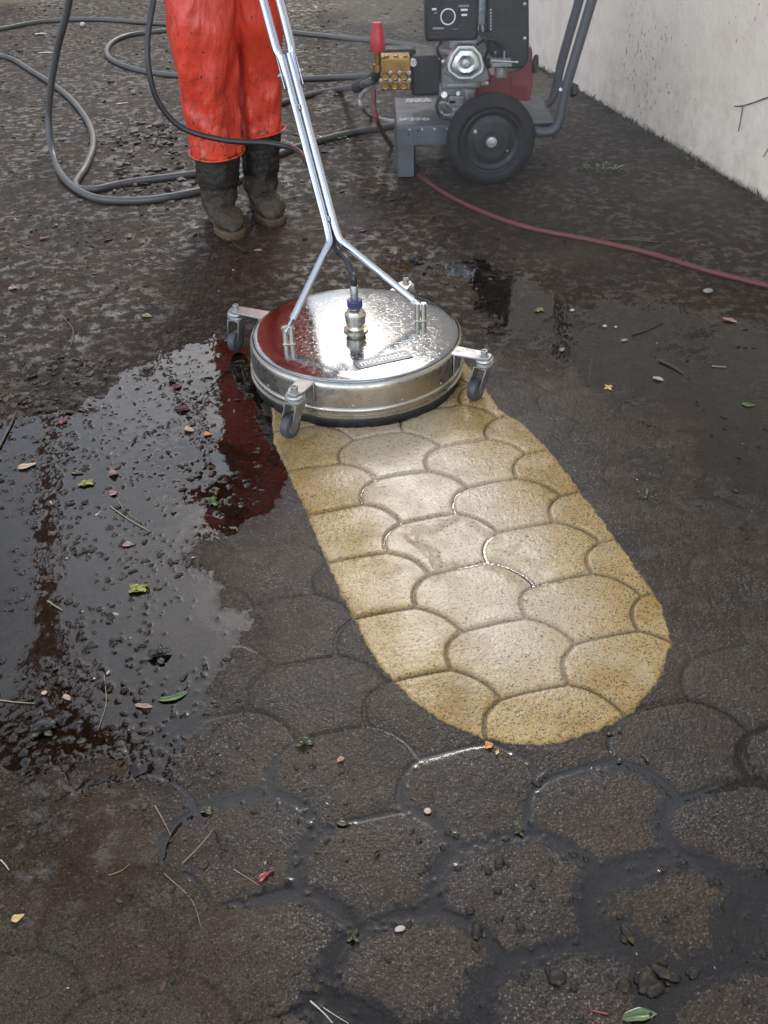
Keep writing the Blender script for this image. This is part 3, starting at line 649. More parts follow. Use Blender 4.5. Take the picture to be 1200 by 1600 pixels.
leaf(894, 486, .013, .010, .2, 'pale', 'white pebble nearest the yellow green sprig', shape='pebble', cat='pebble')
leaf(945, 511, .013, .010, .2, 'pale', 'white pebble right of the first one', shape='pebble', cat='pebble')
leaf(962, 512, .009, .007, .2, 'pale', 'tiny white pebble just right of the white pair', shape='pebble', cat='pebble')
leaf(1105, 460, .030, .020, .1, 'peb', 'flat grey stone below the red hose at right', shape='pebble', cat='stone', name='stone')
leaf(1028, 594, .028, .014, -.5, 'pale', 'whitish curled shell of a leaf on the wet film at right', curl=.7)
leaf(975, 533, .020, .010, .2, 'peb', 'grey chip below the white pebbles', shape='pebble', cat='chip', name='chip')
leaf(878, 548, .018, .013, .9, 'peb', 'grey chip right of the caster', shape='pebble', cat='chip', name='chip')
leaf(192, 164, .055, .018, .3, 'pale', 'white leaf scrap inside the grey hose loop', curl=.2)
leaf(65, 57, .080, .045, .2, 'pale', 'white paper scrap nearest the far grey hose', curl=.3, cat='scrap', name='paper_scrap')
leaf(72, 85, .090, .030, .1, 'pale', 'white flat scrap left of the tall grey hose', curl=.2, cat='scrap', name='paper_scrap')
leaf(130, 43, .035, .045, .1, 'pale', 'small white chip right of the tall grey hose', shape='pebble', cat='chip', name='chip')
leaf(404, 394, .026, .020, .2, 'pink', 'brown leaf flattened in front of the boots', curl=.15)
leaf(22, 455, .03, .02, .4, 'pink', 'dull pink leaf at the left edge on the muddy paving', curl=.4)
leaf(70, 376, .035, .022, .4, 'dred', 'dark red leaf on the muddy paving below the hose loop', curl=.4)

def weed(px, py, h, n, label, seed, spread=.06):
    g = gp(px, py); r = random.Random(seed); mb = MB(); z0 = hgt(g.x, g.y)
    for k in range(n):
        a = r.uniform(0, 6.3); d = spread*r.random()**.6; p = Vector((g.x+math.cos(a)*d*1.4, g.y+math.sin(a)*d, z0)); dr = Vector((math.cos(a), math.sin(a), r.uniform(.3, 1.2))).normalized(); q = h*r.uniform(.5, 1)
        s = dr.cross(Vector((0, 0, 1))).normalized()*q*.22; m = p+dr*q*.5; e = p+dr*q*.9-Vector((0, 0, q*.2))
        mb.addm([p, m+s, e, m-s, m+Vector((0, 0, -.001))], [(0, 1, 4), (1, 2, 4), (2, 3, 4), (3, 0, 4), (0, 3, 2, 1)])
    return tag(mb.build('weed', LM['green'], smooth=False), label, 'weed')
weed(513, 222, .030, 40, 'green moss clump on the paving behind the long metal lance', 1, .055)
weed(943, 268, .035, 45, 'small green weed growing on the paving near the wall', 2, .06)
weed(1012, 776, .014, 14, 'tiny green seedling right of the yellow strip', 3, .014)
weed(820, 945, .006, 8, 'speck of green moss in a joint of the yellow strip', 4, .004)

# ------------------------------------------------------------------ wall
wa, wb = gp(880, 130), gp(1200, 320); wd_ = (wa-wb).normalized(); wn = Vector((wd_.y, -wd_.x, 0))   # wn points away from the yard
if wn.x < 0: wn = -wn
def wpt(s, z, off=0.0): return Vector((wb.x, wb.y, 0))+wd_*s+wn*off+Vector((0, 0, z))
def wall_material():
    m = NT('old_plaster'); oc = m.coord('Object'); geo = m.add('ShaderNodeNewGeometry'); sx = m.add('ShaderNodeSeparateXYZ'); m.link(geo.outputs['Position'], sx.inputs[0])
    P = geo.outputs['Position']
    c = m.mix(m.ramp(m.noise(2.2, 5, .6, P), (.3, 0), (.7, 1)), (.80, .68, .55), (.88, .78, .64))
    c = m.mix(m.ramp(m.noise(7, 5, .6, P), (.45, 0), (.7, .4)), c, (.70, .56, .47))
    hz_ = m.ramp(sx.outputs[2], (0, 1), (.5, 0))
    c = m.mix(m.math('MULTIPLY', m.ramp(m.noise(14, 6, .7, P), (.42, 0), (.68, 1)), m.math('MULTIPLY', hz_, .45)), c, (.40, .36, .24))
    # splashes of mud: dense in a patch low on the wall, thin elsewhere
    dst = m.add('ShaderNodeVectorMath', operation='DISTANCE'); m.link(P, dst.inputs[0]); pc = wpt(1.02, .22); dst.inputs[1].default_value = tuple(pc)
    near = m.ramp(dst.outputs['Value'], (.05, 1), (.42, 0))
    mpv = m.add('ShaderNodeMapping'); mpv.inputs['Scale'].default_value = (1, 1, .55); m.link(P, mpv.inputs['Vector'])
    sp = m.noise(75, 3, .6, mpv.outputs[0]); th = m.math('ADD', sp, m.math('MULTIPLY', near, .13))
    th = m.math('ADD', th, m.math('MULTIPLY', m.math('SUBTRACT', m.noise(3.5, 3, .5, P), .5), .16))
    c = m.mix(m.ramp(th, (.70, 0), (.735, .75)), c, (.13, .10, .085))
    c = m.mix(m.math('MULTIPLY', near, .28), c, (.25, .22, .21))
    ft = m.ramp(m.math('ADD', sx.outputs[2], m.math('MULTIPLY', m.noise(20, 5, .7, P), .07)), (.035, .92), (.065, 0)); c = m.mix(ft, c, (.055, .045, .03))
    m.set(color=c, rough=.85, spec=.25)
    b = m.bump(m.noise(30, 6, .65, P), .55, .006); m.bump(m.noise(5, 4, .6, P), .6, .02, b)
    return m.m
prof = [(-8, 2.35), (-.9, 2.35), (0, 2.57), (1.2, 2.88), (2.1, 3.1), (3.4, 3.45), (7, 3.5)]
mb = MB(); nS = 160; rings = []
wr_ = random.Random(2)
ss = [-8+15*i/nS for i in range(nS+1)]
vs = []
for s_ in ss:
    for a, b in zip(prof[:-1], prof[1:]):
        if a[0] <= s_ <= b[0]+1e-6: zt = a[1]+(b[1]-a[1])*(s_-a[0])/(b[0]-a[0]); break
    vs.append([wpt(s_, -.05), wpt(s_, .02), wpt(s_, .6), wpt(s_, 1.3), wpt(s_, zt), wpt(s_, zt+.02, .09), wpt(s_, zt, .18), wpt(s_, -.05, .18)])
mb.loft(vs)
wall = mb.build('plaster_wall', wall_material(), angle=30)
tag(wall, 'rough cream plaster wall with mud splashes along the right side of the yard', 'wall')
# creeping plant along the top of the wall (seen mirrored in the puddle)
mb = MB(); r = random.Random(9)
for k in range(2600):
    s_ = r.uniform(-4, 5); zt = np.interp(s_, [p[0] for p in prof], [p[1] for p in prof]); p = wpt(s_, zt+r.gauss(0, .05)+.02*math.sin(s_*9), r.uniform(-.05, .22))
    a = Vector((r.gauss(0, 1), r.gauss(0, 1), r.gauss(0, 1))).normalized(); b = a.orthogonal().normalized(); l = r.uniform(.025, .05)
    mb.addm([p, p+a*l+b*l*.4, p+a*l*1.8, p+a*l-b*l*.4], [(0, 1, 2, 3)])
tag(mb.build('creeper', LM['olive'], smooth=False), 'dark creeper trailing over the top edge of the plaster wall', 'plant')
# dry tendril stuck on the wall
def wall_px(px, py, off=-.006):
    d = ray(px, py); o0 = Vector((0, 0, CH)); k = (wb-o0).dot(wn)/d.dot(wn); return o0+d*k+wn*off
mb = MB(); mb.tube(spline([wall_px(1150, 166), wall_px(1163, 165), wall_px(1180, 160), wall_px(1210, 150), wall_px(1260, 140)], 6), .0022, 6); mb.tube(spline([wall_px(1163, 165), wall_px(1160, 185), wall_px(1156, 205)], 6), .0018, 6)
mb.tube(spline([wall_px(1215, 215), wall_px(1203, 232), wall_px(1195, 245)], 6), .0015, 6)
tag(mb.build('dry_tendril', M_bark), 'thin dark dry tendril clinging to the plaster wall', 'tendril')
# moss line at the foot of the wall
mb = MB(); r = random.Random(12)
for k in range(1500):
    s_ = r.uniform(-1.2, 2.6); off = -abs(r.gauss(0, .014))-.002
    if vn(np.array([s_*6.0]), np.array([.5]))[0] < .3*r.random(): continue
    p = wpt(s_, 0, off); p.z = .003; a = Vector((r.gauss(0, .5), r.gauss(0, .5), 1)).normalized(); l = r.uniform(.006, .022)*(1 if r.random() < .9 else 2); b = a.orthogonal().normalized()*l*.35
    mb.addm([p-b, p+b, p+a*l], [(0, 1, 2)]); mb.ico(p, l*.4, 1, (1.4, 1, .6), .3, None, r)
M_moss = leaf_mat('moss', (.025, .025, .010), (.075, .065, .030), rough=.8)
tag(mb.build('moss', M_moss, smooth=False), 'dark moss and dirt along the foot of the plaster wall', 'moss', kind='stuff')

# ------------------------------------------------------------------ metals, rubber, paint
def steel(name, col=(.62, .60, .57), rough=.12, wet=0.0, scale=30):
    m = NT(name); oc = m.coord(); f = m.noise(scale, 5, .65, oc)
    m.set(color=m.mix(m.ramp(f, (.4, 0), (.75, .45)), col, tuple(c*.7 for c in col)), metal=1, rough=m.ramp(m.noise(scale*2, 5, .7, oc), (.35, rough), (.7, rough*2.4)))
    if wet:
        v = m.noise(120, 2, .5, oc); h = m.ramp(v, (.58, 0), (.66, 1)); m.bump(m.mix(.5, h, m.mix(.55, m.noise(16, 4, .6, oc), m.noise(380, 2, .5, oc))), wet, .0015)
    else: m.bump(m.noise(60, 3, .5, oc), .06, .001)
    return m.m
M_top = steel('polished_steel', (.29, .295, .30), .08, .11)
M_side = steel('brushed_steel', (.46, .42, .35), .22)
M_tube = steel('chromed_tube', (.66, .68, .71), .12)
M_zinc = steel('zinc_steel', (.44, .43, .41), .3)
M_brass = worn('brass', (.33, .19, .06), .38, .9, amt=.7, dirt=(.07, .045, .02), scale=45)
M_nickel = steel('nickel', (.60, .55, .45), .18)
M_alu = worn('cast_aluminium', (.27, .265, .25), .5, .55, amt=.9, dirt=(.05, .042, .03))
M_rub = worn('black_rubber', (.013, .012, .012), .55, amt=.5, dirt=(.06, .05, .04))
M_blk = worn('black_plastic', (.014, .014, .015), .5, amt=.45, dirt=(.05, .043, .036), spec=.35)
M_tyre = worn('tyre_rubber', (.011, .011, .012), .72, amt=.5, dirt=(.032, .027, .022), spec=.3)
M_gtyre = worn('grey_caster_rubber', (.055, .058, .064), .45, amt=.4)
M_grey = worn('grey_painted_steel', (.085, .09, .093), .45, amt=.7, dirt=(.035, .030, .025), scale=12)
M_tubeg = worn('dark_grey_tube', (.055, .057, .062), .38, amt=.4)
M_red = worn('red_painted_steel', (.20, .014, .018), .4, amt=.6, dirt=(.06, .03, .025))
M_redp = worn('red_plastic', (.50, .022, .028), .4, amt=.25)
M_blue = worn('dark_blue_plastic', (.035, .045, .10), .35, amt=.2)
M_hose = worn('grey_hose', (.078, .077, .072), .42, amt=.55, dirt=(.05, .042, .035), scale=9)
M_rhose = worn('red_hose', (.12, .022, .026), .42, amt=.6, dirt=(.05, .035, .03), scale=12)
M_bhose = worn('black_hose', (.020, .020, .022), .38, amt=.4)
M_clear = worn('pale_clear_hose', (.30, .29, .27), .25, amt=.5)
m_ = NT('white_paint'); m_.set(color=(.7, .7, .7), rough=.4); M_white = m_.m
def sticker_mat():
    m = NT('worn_sticker'); oc = m.coord(); mp_ = m.add('ShaderNodeMapping'); mp_.inputs['Scale'].default_value = (1.6, .7, 1); m.link(oc, mp_.inputs['Vector'])
    m.set(color=m.mix(m.ramp(m.noise(110, 2, .5, mp_.outputs[0]), (.50, 0), (.54, 1)), (.55, .56, .60), (.10, .11, .14)), rough=.4); return m.m
M_stick = sticker_mat()

# ------------------------------------------------------------------ rotary surface cleaner
DC = Vector((-.057, 2.136, 0)); DR = .26
cl = thing('surface_cleaner', 'round stainless steel rotary surface cleaner on four casters with a long tubular lance', 'surface cleaner', DC)
def ringp(r, a, z): return DC+Vector((r*math.cos(a), r*math.sin(a), z))
mb = MB(); mb.lathe(DC, (0, 0, 1), [(0, .1262), (.10, .1262), (.20, .1258), (.238, .1252), (.2475, .1238), (.253, .1215)], 128)
sh = mb.build('top_plate', M_top, cl, angle=0)
mb = MB(); mb.lathe(DC, (0, 0, 1), [(.253, .1215), (.2575, .1175), (.2595, .111), (.26, .104), (.26, .060), (.2635, .058), (.2645, .053), (.2635, .049), (.26, .047), (.26, .040), (.2645, .038), (.2645, .034), (.258, .032), (.250, .032), (.250, .10)], 128)
side = mb.build('side_band', M_side, cl, angle=50)
for k in range(14):
    a = 2*PI*k/14+.2; mb = MB(); n_ = Vector((math.cos(a), math.sin(a), 0)); mb.lathe(ringp(.2595, a, .066), n_, [(.004, 0), (.0035, .0014), (0, .002)], 10); mb.build('rivet', M_zinc, side)
mb = MB(); rr_ = []
for k in range(192):
    a = 2*PI*k/192; j = .0015*math.sin(k*37.3)+.0012*math.sin(k*11.1)
    rr_.append([ringp(.250+j*.3, a, .040), ringp(.2565+j*.3, a, .040), ringp(.2575+j, a, .006+j), ringp(.250+j, a, .006+j)])
rr_.append(rr_[0]); mb.loft(rr_, caps=False); mb.build('brush_skirt', M_rub, cl, angle=0)
# swivel in the middle
sw_ = MB(); sw_.lathe(DC+Vector((0, 0, .126)), (0, 0, 1), [(.030, 0), (.030, .004), (.020, .006), (.0175, .010), (.0175, .016), (.024, .020), (.0245, .036), (.026, .037), (.026, .043), (.022, .047), (.020, .052), (.013, .056), (.013, .062)], 40)
for k in range(6):
    a = k*PI/3; sw_.cyl(DC+Vector((.0235*math.cos(a), .0235*math.sin(a), .152)), DC+Vector((.0262*math.cos(a), .0262*math.sin(a), .152)), .0018, n=8)
sw_o = sw_.build('swivel', M_nickel, cl)
mb = MB(); prof_ = []; zc = .186
ring = []
for h in (0, .003, .017, .020):
    rr_ = .0155 if h in (0, .020) else .0175
    ring.append([DC+Vector(((rr_+(.0011 if k % 2 else 0))*math.cos(2*PI*k/36), (rr_+(.0011 if k % 2 else 0))*math.sin(2*PI*k/36), zc+h)) for k in range(36)])
mb.loft(ring); mb.build('collar', M_blue, sw_o, angle=20)
mb = MB(); mb.lathe(DC+Vector((0, 0, .206)), (0, 0, 1), [(.0085, -.004), (.0095, 0), (.0095, .034), (.0085, .036)], 20); mb.build('ferrule', M_zinc, sw_o)
# lance plane
LS = 1.315
def lp(px, py, off=0.0):
    d = ray(px, py); z0 = .165; y0 = DC.y
    # plane: z - z0 = LS*(y - y0)
    k = (z0-CH-LS*y0)/(d.z-LS*d.y)
    p = Vector((0, 0, CH))+d*k; nn = Vector((0, LS, -1)).normalized(); return p+nn*off
pl0 = gp(452, 536, .126); pr0 = gp(657, 500, .126)
R1 = .0092
top1, top2 = lp(448, 112), lp(458, 110)
b1, b2 = lp(517, 378), lp(528, 372)
e1, e2 = Vector((pl0.x, pl0.y, .163)), Vector((pr0.x, pr0.y, .163))
cen = (top1+top2)/2; dirl = (cen-(b1+b2)/2).normalized(); sidev = (top2-top1).normalized(); sidev = (sidev-dirl*sidev.dot(dirl)).normalized()
cb = (b1+b2)/2
def pair(t, sgn, w): return cb+dirl*t+sidev*sgn*w
TL = (cen-cb).length
for sgn, e, nm in ((-1, e1, 0), (1, e2, 1)):
    kn = pair(.0, sgn, R1+.001)
    pts = spline([pair(TL+.04, sgn, R1+.0005), pair(TL*.5, sgn, R1+.0005), pair(.05, sgn, R1+.0005)], 6)
    bend = [pair(.022, sgn, R1+.0012), kn+(e-kn)*.02+dirl*.002, kn+(e-kn)*.08]
    rest = [kn+(e-kn)*.3, kn+(e-kn)*.6, e+(kn-e)*.10]
    P = spline(pts[::3]+bend+rest, 6)
    mb = MB(); mb.tube(P, R1, 16); mb.build('lower_tube', M_tube, cl, angle=40)
    mb = MB(); dd = (e-kn).normalized(); side_ = Vector((0, 1, 0)); q = e+(kn-e)*.12
    mb.box((q+e)/2+Vector((0, 0, -.002)), (.006, .016, (q-e).length+.022), (dd.to_track_quat('Z', 'Y')).to_matrix()); mb.build('flattened_end', M_tube, cl, bevel=.002)
for p0 in (pl0, pr0):
    a = Vector((p0.x, p0.y, .126)); mb = MB()
    for q in (-1, 1):
        mb.cyl(a+Vector((q*.0075, 0, 0)), a+Vector((q*.0075, 0, .045)), .0072, n=16)
    mb.box(a+Vector((0, 0, .001)), (.030, .020, .002)); br = mb.build('lance_bracket', M_nickel, cl, bevel=.0008)
    mb = MB(); mb.cyl(a+Vector((-.016, 0, .038)), a+Vector((.016, 0, .038)), .0035, n=12); mb.build('pivot_pin', M_zinc, br)
# sleeve, bolts, upper tubes and handlebar
UPL = TL+.02
for sgn in (-1, 1):
    w1 = R1+.004
    t_end = (1.03-cb.z)/dirl.z
    P = spline([pair(TL-.035, sgn, R1+.0055), pair(TL+.03, sgn, R1+.005), pair(TL+.07, sgn, R1+.009), pair(TL+.2, sgn, R1+.010), pair(t_end-.12, sgn, R1+.012), pair(t_end-.05, sgn, .035), pair(t_end-.01, sgn, .09)+Vector((0, 0, 0)), pair(t_end, sgn, .16), pair(t_end, sgn, .26)], 6)
    mb = MB(); mb.tube(P, [R1*.55+R1*.6*min(1, i/10) for i in range(len(P))], 16); mb.build('upper_tube', M_tube, cl, angle=40)
    mb = MB(); mb.tube([pair(t_end, sgn, .155), pair(t_end, sgn, .158), pair(t_end, sgn, .262), pair(t_end, sgn, .265)], [.012, .0165, .0165, .012], 16); mb.build('grip', M_rub, cl, angle=40)
    c_ = pair(TL-.005, sgn, R1*2+.006); mb = MB(); mb.lathe(c_, sidev*sgn, [(.0062, -.004), (.0062, .002), (.004, .004), (.004, .007), (0, .008)], 12); mb.build('clamp_bolt', M_zinc, cl)
nn = Vector((0, LS, -1)).normalized()
mb = MB(); rq = Matrix((sidev, nn, dirl)).transposed()
for q in (-1, 1): mb.box(pair(TL, q, R1*2+.0045), (.002, .017, .085), rq)
mb.build('clamp_plate', M_tube, cl, bevel=.0008)
mb = MB()
for t in (TL*.78, TL*.12): mb.box(pair(t, 0, 0)-nn*.007, (.004, .006, .012), rq)
mb.build('weld', M_zinc, cl, bevel=.001)
HB = pair(t_end, 0, 0)
mb = MB(); mb.tube([pair(t_end, -1, .16), pair(t_end, 1, .16)], .010, 14); mb.build('handlebar', M_tube, cl)
# casters
bolts = [(460, 606), (757, 550), (368, 478), (634, 437)]
trail = [(-.024, -.008), (-.024, -.008), (-.014, -.008), (.02, .012)]
wdir = [(.7, 1), (.7, 1), (.5, 1), (.9, .6)]
for (px, py), tr, wdv in zip(bolts, trail, wdir):
    b = gp(px, py, .128); rad = Vector((b.x-DC.x, b.y-DC.y, 0)); a0 = rad.normalized(); tn = Vector((-a0.y, a0.x, 0)); rot = Matrix((a0, tn, Vector((0, 0, 1)))).transposed()
    ln = rad.length-.25; L0 = .243
    mb = MB(); mb.prism([DC+a0*L0+tn*-.022+Vector((0, 0, .1145)), DC+a0*(rad.length-.004)+tn*-.019+Vector((0, 0, .1145)), DC+a0*(rad.length+.016)+tn*-.010+Vector((0, 0, .1145)), DC+a0*(rad.length+.016)+tn*.010+Vector((0, 0, .1145)), DC+a0*(rad.length-.004)+tn*.019+Vector((0, 0, .1145)), DC+a0*L0+tn*.022+Vector((0, 0, .1145))], (0, 0, 1), 0, .005)
    mb.box(DC+a0*.2625+Vector((0, 0, .092)), (.0035, .046, .05), rot)
    cs = mb.build('caster', M_zinc, cl, bevel=.0012)
    b.z = .1195
    mb = MB(); mb.lathe(b, (0, 0, 1), [(.0115, 0), (.0115, .002), (.008, .0022), (.008, .011), (.0065, .0125), (.005, .0125), (.0045, .008), (0, .008)], 20); mb.build('bolt', M_zinc, cs)
    mb = MB(); mb.lathe(b, (0, 0, -1), [(.013, .004), (.021, .006), (.023, .010), (.019, .012), (.0235, .015), (.024, .021), (.020, .026)], 28); mb.build('swivel_race', M_zinc, cs)
    wv = -Vector((wdv[0], wdv[1], 0)).normalized(); ax = Vector((-wv.y, wv.x, 0)); wc = Vector((b.x+tr[0]*.7, b.y+tr[1]*.7, .033)); mb = MB()
    for q in (-1, 1):
        o_ = ax*q*.0155; bb = Vector((b.x, b.y, 0))
        u1 = wv
        mb.prism([bb+u1*.020+o_+Vector((0, 0, .094)), bb-u1*.020+o_+Vector((0, 0, .094)), wc-u1*.013+o_+Vector((0, 0, .008)), wc-u1*.004+o_+Vector((0, 0, -.006)), wc+u1*.007+o_+Vector((0, 0, -.006)), wc+u1*.013+o_+Vector((0, 0, .008))], ax, -.0013, .0013)
    mb.box(Vector((b.x, b.y, .0935)), (.040, .034, .003), Matrix((wv, ax, Vector((0, 0, 1)))).transposed()); mb.build('fork', M_zinc, cs, bevel=.0006)
    mb = MB(); mb.lathe(wc, ax, [(.012, -.011), (.0235, -.011), (.0265, -.009), (.0278, -.004), (.0278, .004), (.0265, .009), (.0235, .011), (.012, .011)], 36); wh = mb.build('wheel', M_gtyre, cs)
    mb = MB(); mb.lathe(wc, ax, [(0, -.0135), (.006, -.0135), (.006, -.0115), (.016, -.0115), (.016, .0115), (.006, .0115), (.006, .0135), (0, .0135)], 24); mb.build('hub', M_alu, cs)
# maker's mark on the top: a dark plate with white letters
ta = gp(556, 571, .127); tb_ = gp(640, 552, .127); tx = (tb_-ta); tl = tx.length; tx.normalize(); tyv = Vector((-tx.y, tx.x, 0))
mb = MB(); mb.box(ta+tx*(tl/2)+Vector((0, 0, .0003)), (tl, .038, .0006), Matrix((tx, tyv, Vector((0, 0, 1)))).transposed())
m_ = NT('label_grey'); m_.set(color=m_.mix(m_.ramp(m_.noise(30, 4), (.4, 0), (.6, .6)), (.06, .06, .065), (.20, .20, .21)), rough=.3); lbl = mb.build('label_plate', m_.m, cl)
def text_mesh(name, body, size, origin, xv, yv, mat, parent, maxw=None):
    cu_ = bpy.data.curves.new(name, 'FONT'); cu_.body = body; cu_.size = size; cu_.extrude = .0002; cu_.offset = size*.015
    to = bpy.data.objects.new(name, cu_); me = bpy.data.meshes.new_from_object(to); bpy.data.objects.remove(to)
    root = parent
    while root.parent: root = root.parent
    wmax = max(v.co.x for v in me.vertices); sx_ = (maxw/wmax) if maxw else 1; zv = Vector(xv).cross(Vector(yv))
    for v in me.vertices:
        v.co = Vector(origin)-root.location+Vector(xv)*v.co.x*sx_+Vector(yv)*v.co.y+zv*v.co.z
    me.materials.clear(); me.materials.append(mat); o = bpy.data.objects.new(name, me); C.objects.link(o); o.parent = parent; return o
text_mesh('lettering', 'mosmatic', .036, ta+tx*.010-tyv*.009+Vector((0, 0, .0009)), tx, tyv, M_white, lbl, tl*.86)

# ------------------------------------------------------------------ hoses
def hose(name, label, pts, r, mat, cat='hose', n=12, mirror=None):
    P = spline(pts, 12); mb = MB(); mb.tube(P, r, n); return tag(mb.build(name, mat, angle=0), label, cat)
def gl(px, py, r): g = gp(px, py, r); return (g.x, g.y, max(0, r+.002))
RH = .0135
hA = [at(150, -420, 3.7), at(128, -160, 3.8), at(108, 0, 3.95), at(90, 75, 4.05), at(79, 140, 4.12), at(76, 195, 4.13), at(84, 245, 4.02), gl(98, 276, RH), gl(122, 298, RH), gl(160, 312, RH), gl(230, 313, RH), gl(312, 299, RH), gl(380, 280, RH), gl(440, 240, RH), gl(520, 215, RH), gl(600, 199, RH), gl(660, 190, RH), gl(720, 176, RH)]
hose('garden_hose', 'thick grey hose rising from its bend beside the boots to the top left', hA, RH, M_hose)
hB = [gl(740, 95, RH), gl(670, 77, RH), gl(600, 66, RH), gl(500, 56, RH), gl(400, 46, RH), gl(260, 38, RH), gl(150, 31, RH), gl(70, 34, RH), gl(0, 46, RH), gl(-120, 70, RH), gl(-90, 100, RH), gl(0, 88, RH), gl(55, 115, RH), gl(105, 150, RH), gl(137, 190, RH), gl(146, 225, RH), gl(135, 260, RH), gl(118, 290, RH), gl(145, 297, RH), gl(200, 286, RH), gl(306, 272, RH), gl(360, 262, RH)]
hose('garden_hose', 'long grey hose sweeping in a wide loop behind the worker and round the upper left', hB, RH, M_hose)
hC = [gl(330, 40, RH), gl(262, 48, RH), gl(200, 56, RH), gl(170, 72, RH), gl(172, 92, RH), gl(215, 110, RH), gl(280, 119, RH), gl(360, 123, RH), gl(450, 124, RH), gl(540, 121, RH), gl(590, 118, RH)]
hose('garden_hose', 'small tight coil of grey hose behind the red trousers', hC, RH, M_hose)
hD = [gl(380, 185, RH), gl(430, 165, RH), gl(480, 150, RH), gl(530, 140, RH), at(565, 133, 3.86), at(588, 120, 3.80), at(596, 104, 3.78)]
hose('garden_hose', 'grey hose with a black sleeve running up to the brass pump', hD, RH, M_hose)
mbs = spline([at(556, 137, 3.88), at(575, 128, 3.82), at(590, 115, 3.77), at(596, 100, 3.75)], 10)
# black lance hose
hE = [at(262, -260, 3.2), at(250, -60, 2.98), at(240, 0, 2.92), at(231, 60, 2.88), at(233, 110, 2.86), at(248, 160, 2.86), at(285, 200, 2.87), at(350, 219, 2.88), at(420, 224, 2.88), at(462, 234, 2.78), lp(478, 243, .05), lp(492, 270, .030), lp(508, 325, .024), lp(524, 382, .020), at(541, 405, 2.19), at(551, 428, 2.155), Vector((DC.x, DC.y, .26)), Vector((DC.x, DC.y, .236))]
hose('high_pressure_hose', 'black high pressure hose looping past the red trousers and down the lance', hE, .0080, M_bhose)
RR = .0088
hF = [at(584, 140, 3.72), at(584, 160, 3.70), at(590, 190, 3.64), Vector(gl(612, 230, RR)), gl(645, 268, RR), gl(700, 306, RR), gl(760, 335, RR), gl(830, 358, RR), gl(920, 376, RR), gl(1010, 396, RR), gl(1100, 423, RR), gl(1200, 448, RR), gl(1330, 480, RR)]
hose('high_pressure_hose', 'dark red high pressure hose snaking from the pump across the paving to the right', hF, RR, M_rhose)
hG = [at(590, 128, 3.8), at(575, 138, 3.8), at(563, 153, 3.82), at(566, 168, 3.8), gl(580, 182, .009), gl(610, 190, .009), gl(660, 196, .009)]
hose('suction_hose', 'short pale translucent hose looping below the brass pump', hG, .009, M_clear)

# ------------------------------------------------------------------ pressure washer
pw = thing('pressure_washer', 'petrol engine pressure washer with brass pump on a grey two wheeled frame', 'pressure washer', (.35, 3.8, 0))
def bxy(mb, pa, pb, Y, depth, pad=0):
    """box whose front face spans two photo corners at distance Y"""
    a, b = at(*pa, Y), at(*pb, Y); c = (a+b)/2; mb.box((c.x, Y+depth/2, c.z), (abs(a.x-b.x), depth, abs(a.z-b.z))); return mb
# frame: bent sheet with a foot plate at the left
mb = MB(); f0 = at(620, 196, 3.66); zt_ = .19
x0, x1 = .085, .66
y0_, y1_ = 3.62, 4.02
mb.box(((x0+x1)/2, (y0_+y1_)/2, zt_), (x1-x0, y1_-y0_, .004))
mb.box(((x0+.28)/2, y0_, zt_-.032), (.28-x0, .004, .064)); mb.box(((.28+x1)/2, y0_+.05, zt_-.03), (x1-.28, .004, .055)); mb.box(((x0+x1)/2, y1_, zt_-.03), (x1-x0, .004, .06))
mb.box((x1, (y0_+y1_)/2, zt_-.03), (.004, y1_-y0_, .06))
mb.prism([(x0, y0_, zt_), (x0, y1_, zt_), (x0, y1_, .012), (x0, y0_+.03, .012), (x0, y0_, .012)], (1, 0, 0), -.002, .002)
mb.box((x0+.03, y0_-.001, .10), (.06, .004, .178)); mb.box((x0+.03, y1_, .075), (.06, .004, .125))
fr_ = mb.build('frame', M_grey, pw, bevel=.003)
mb = MB(); mb.box((x0+.055, y0_+.10, .09), (.03, .05, .18)); mb.lathe((x0+.055, y0_+.10, .0), (0, 0, 1), [(.028, 0), (.028, .02), (.02, .03)], 20); mb.build('rubber_foot', M_rub, pw, bevel=.003)
for hx, hz in ((.125, .165), (.16, .178)):
    mb = MB(); mb.cyl((hx, y0_-.001, hz), (hx, y0_-.0035, hz), .0045, n=12); mb.build('bolt', M_blk, fr_)
zs = zt_+.0032
def decal(pa, pb, dy, name='sticker'):
    a, b = gp(*pa, zs), gp(*pb, zs); mb = MB(); mb.box(((a.x+b.x)/2, (a.y+b.y)/2, zs), (abs(b.x-a.x), dy, .0015)); return mb.build(name, M_stick, fr_, smooth=False)
decal((634, 157), (674, 157), .055); decal((624, 186), (671, 186), .035)
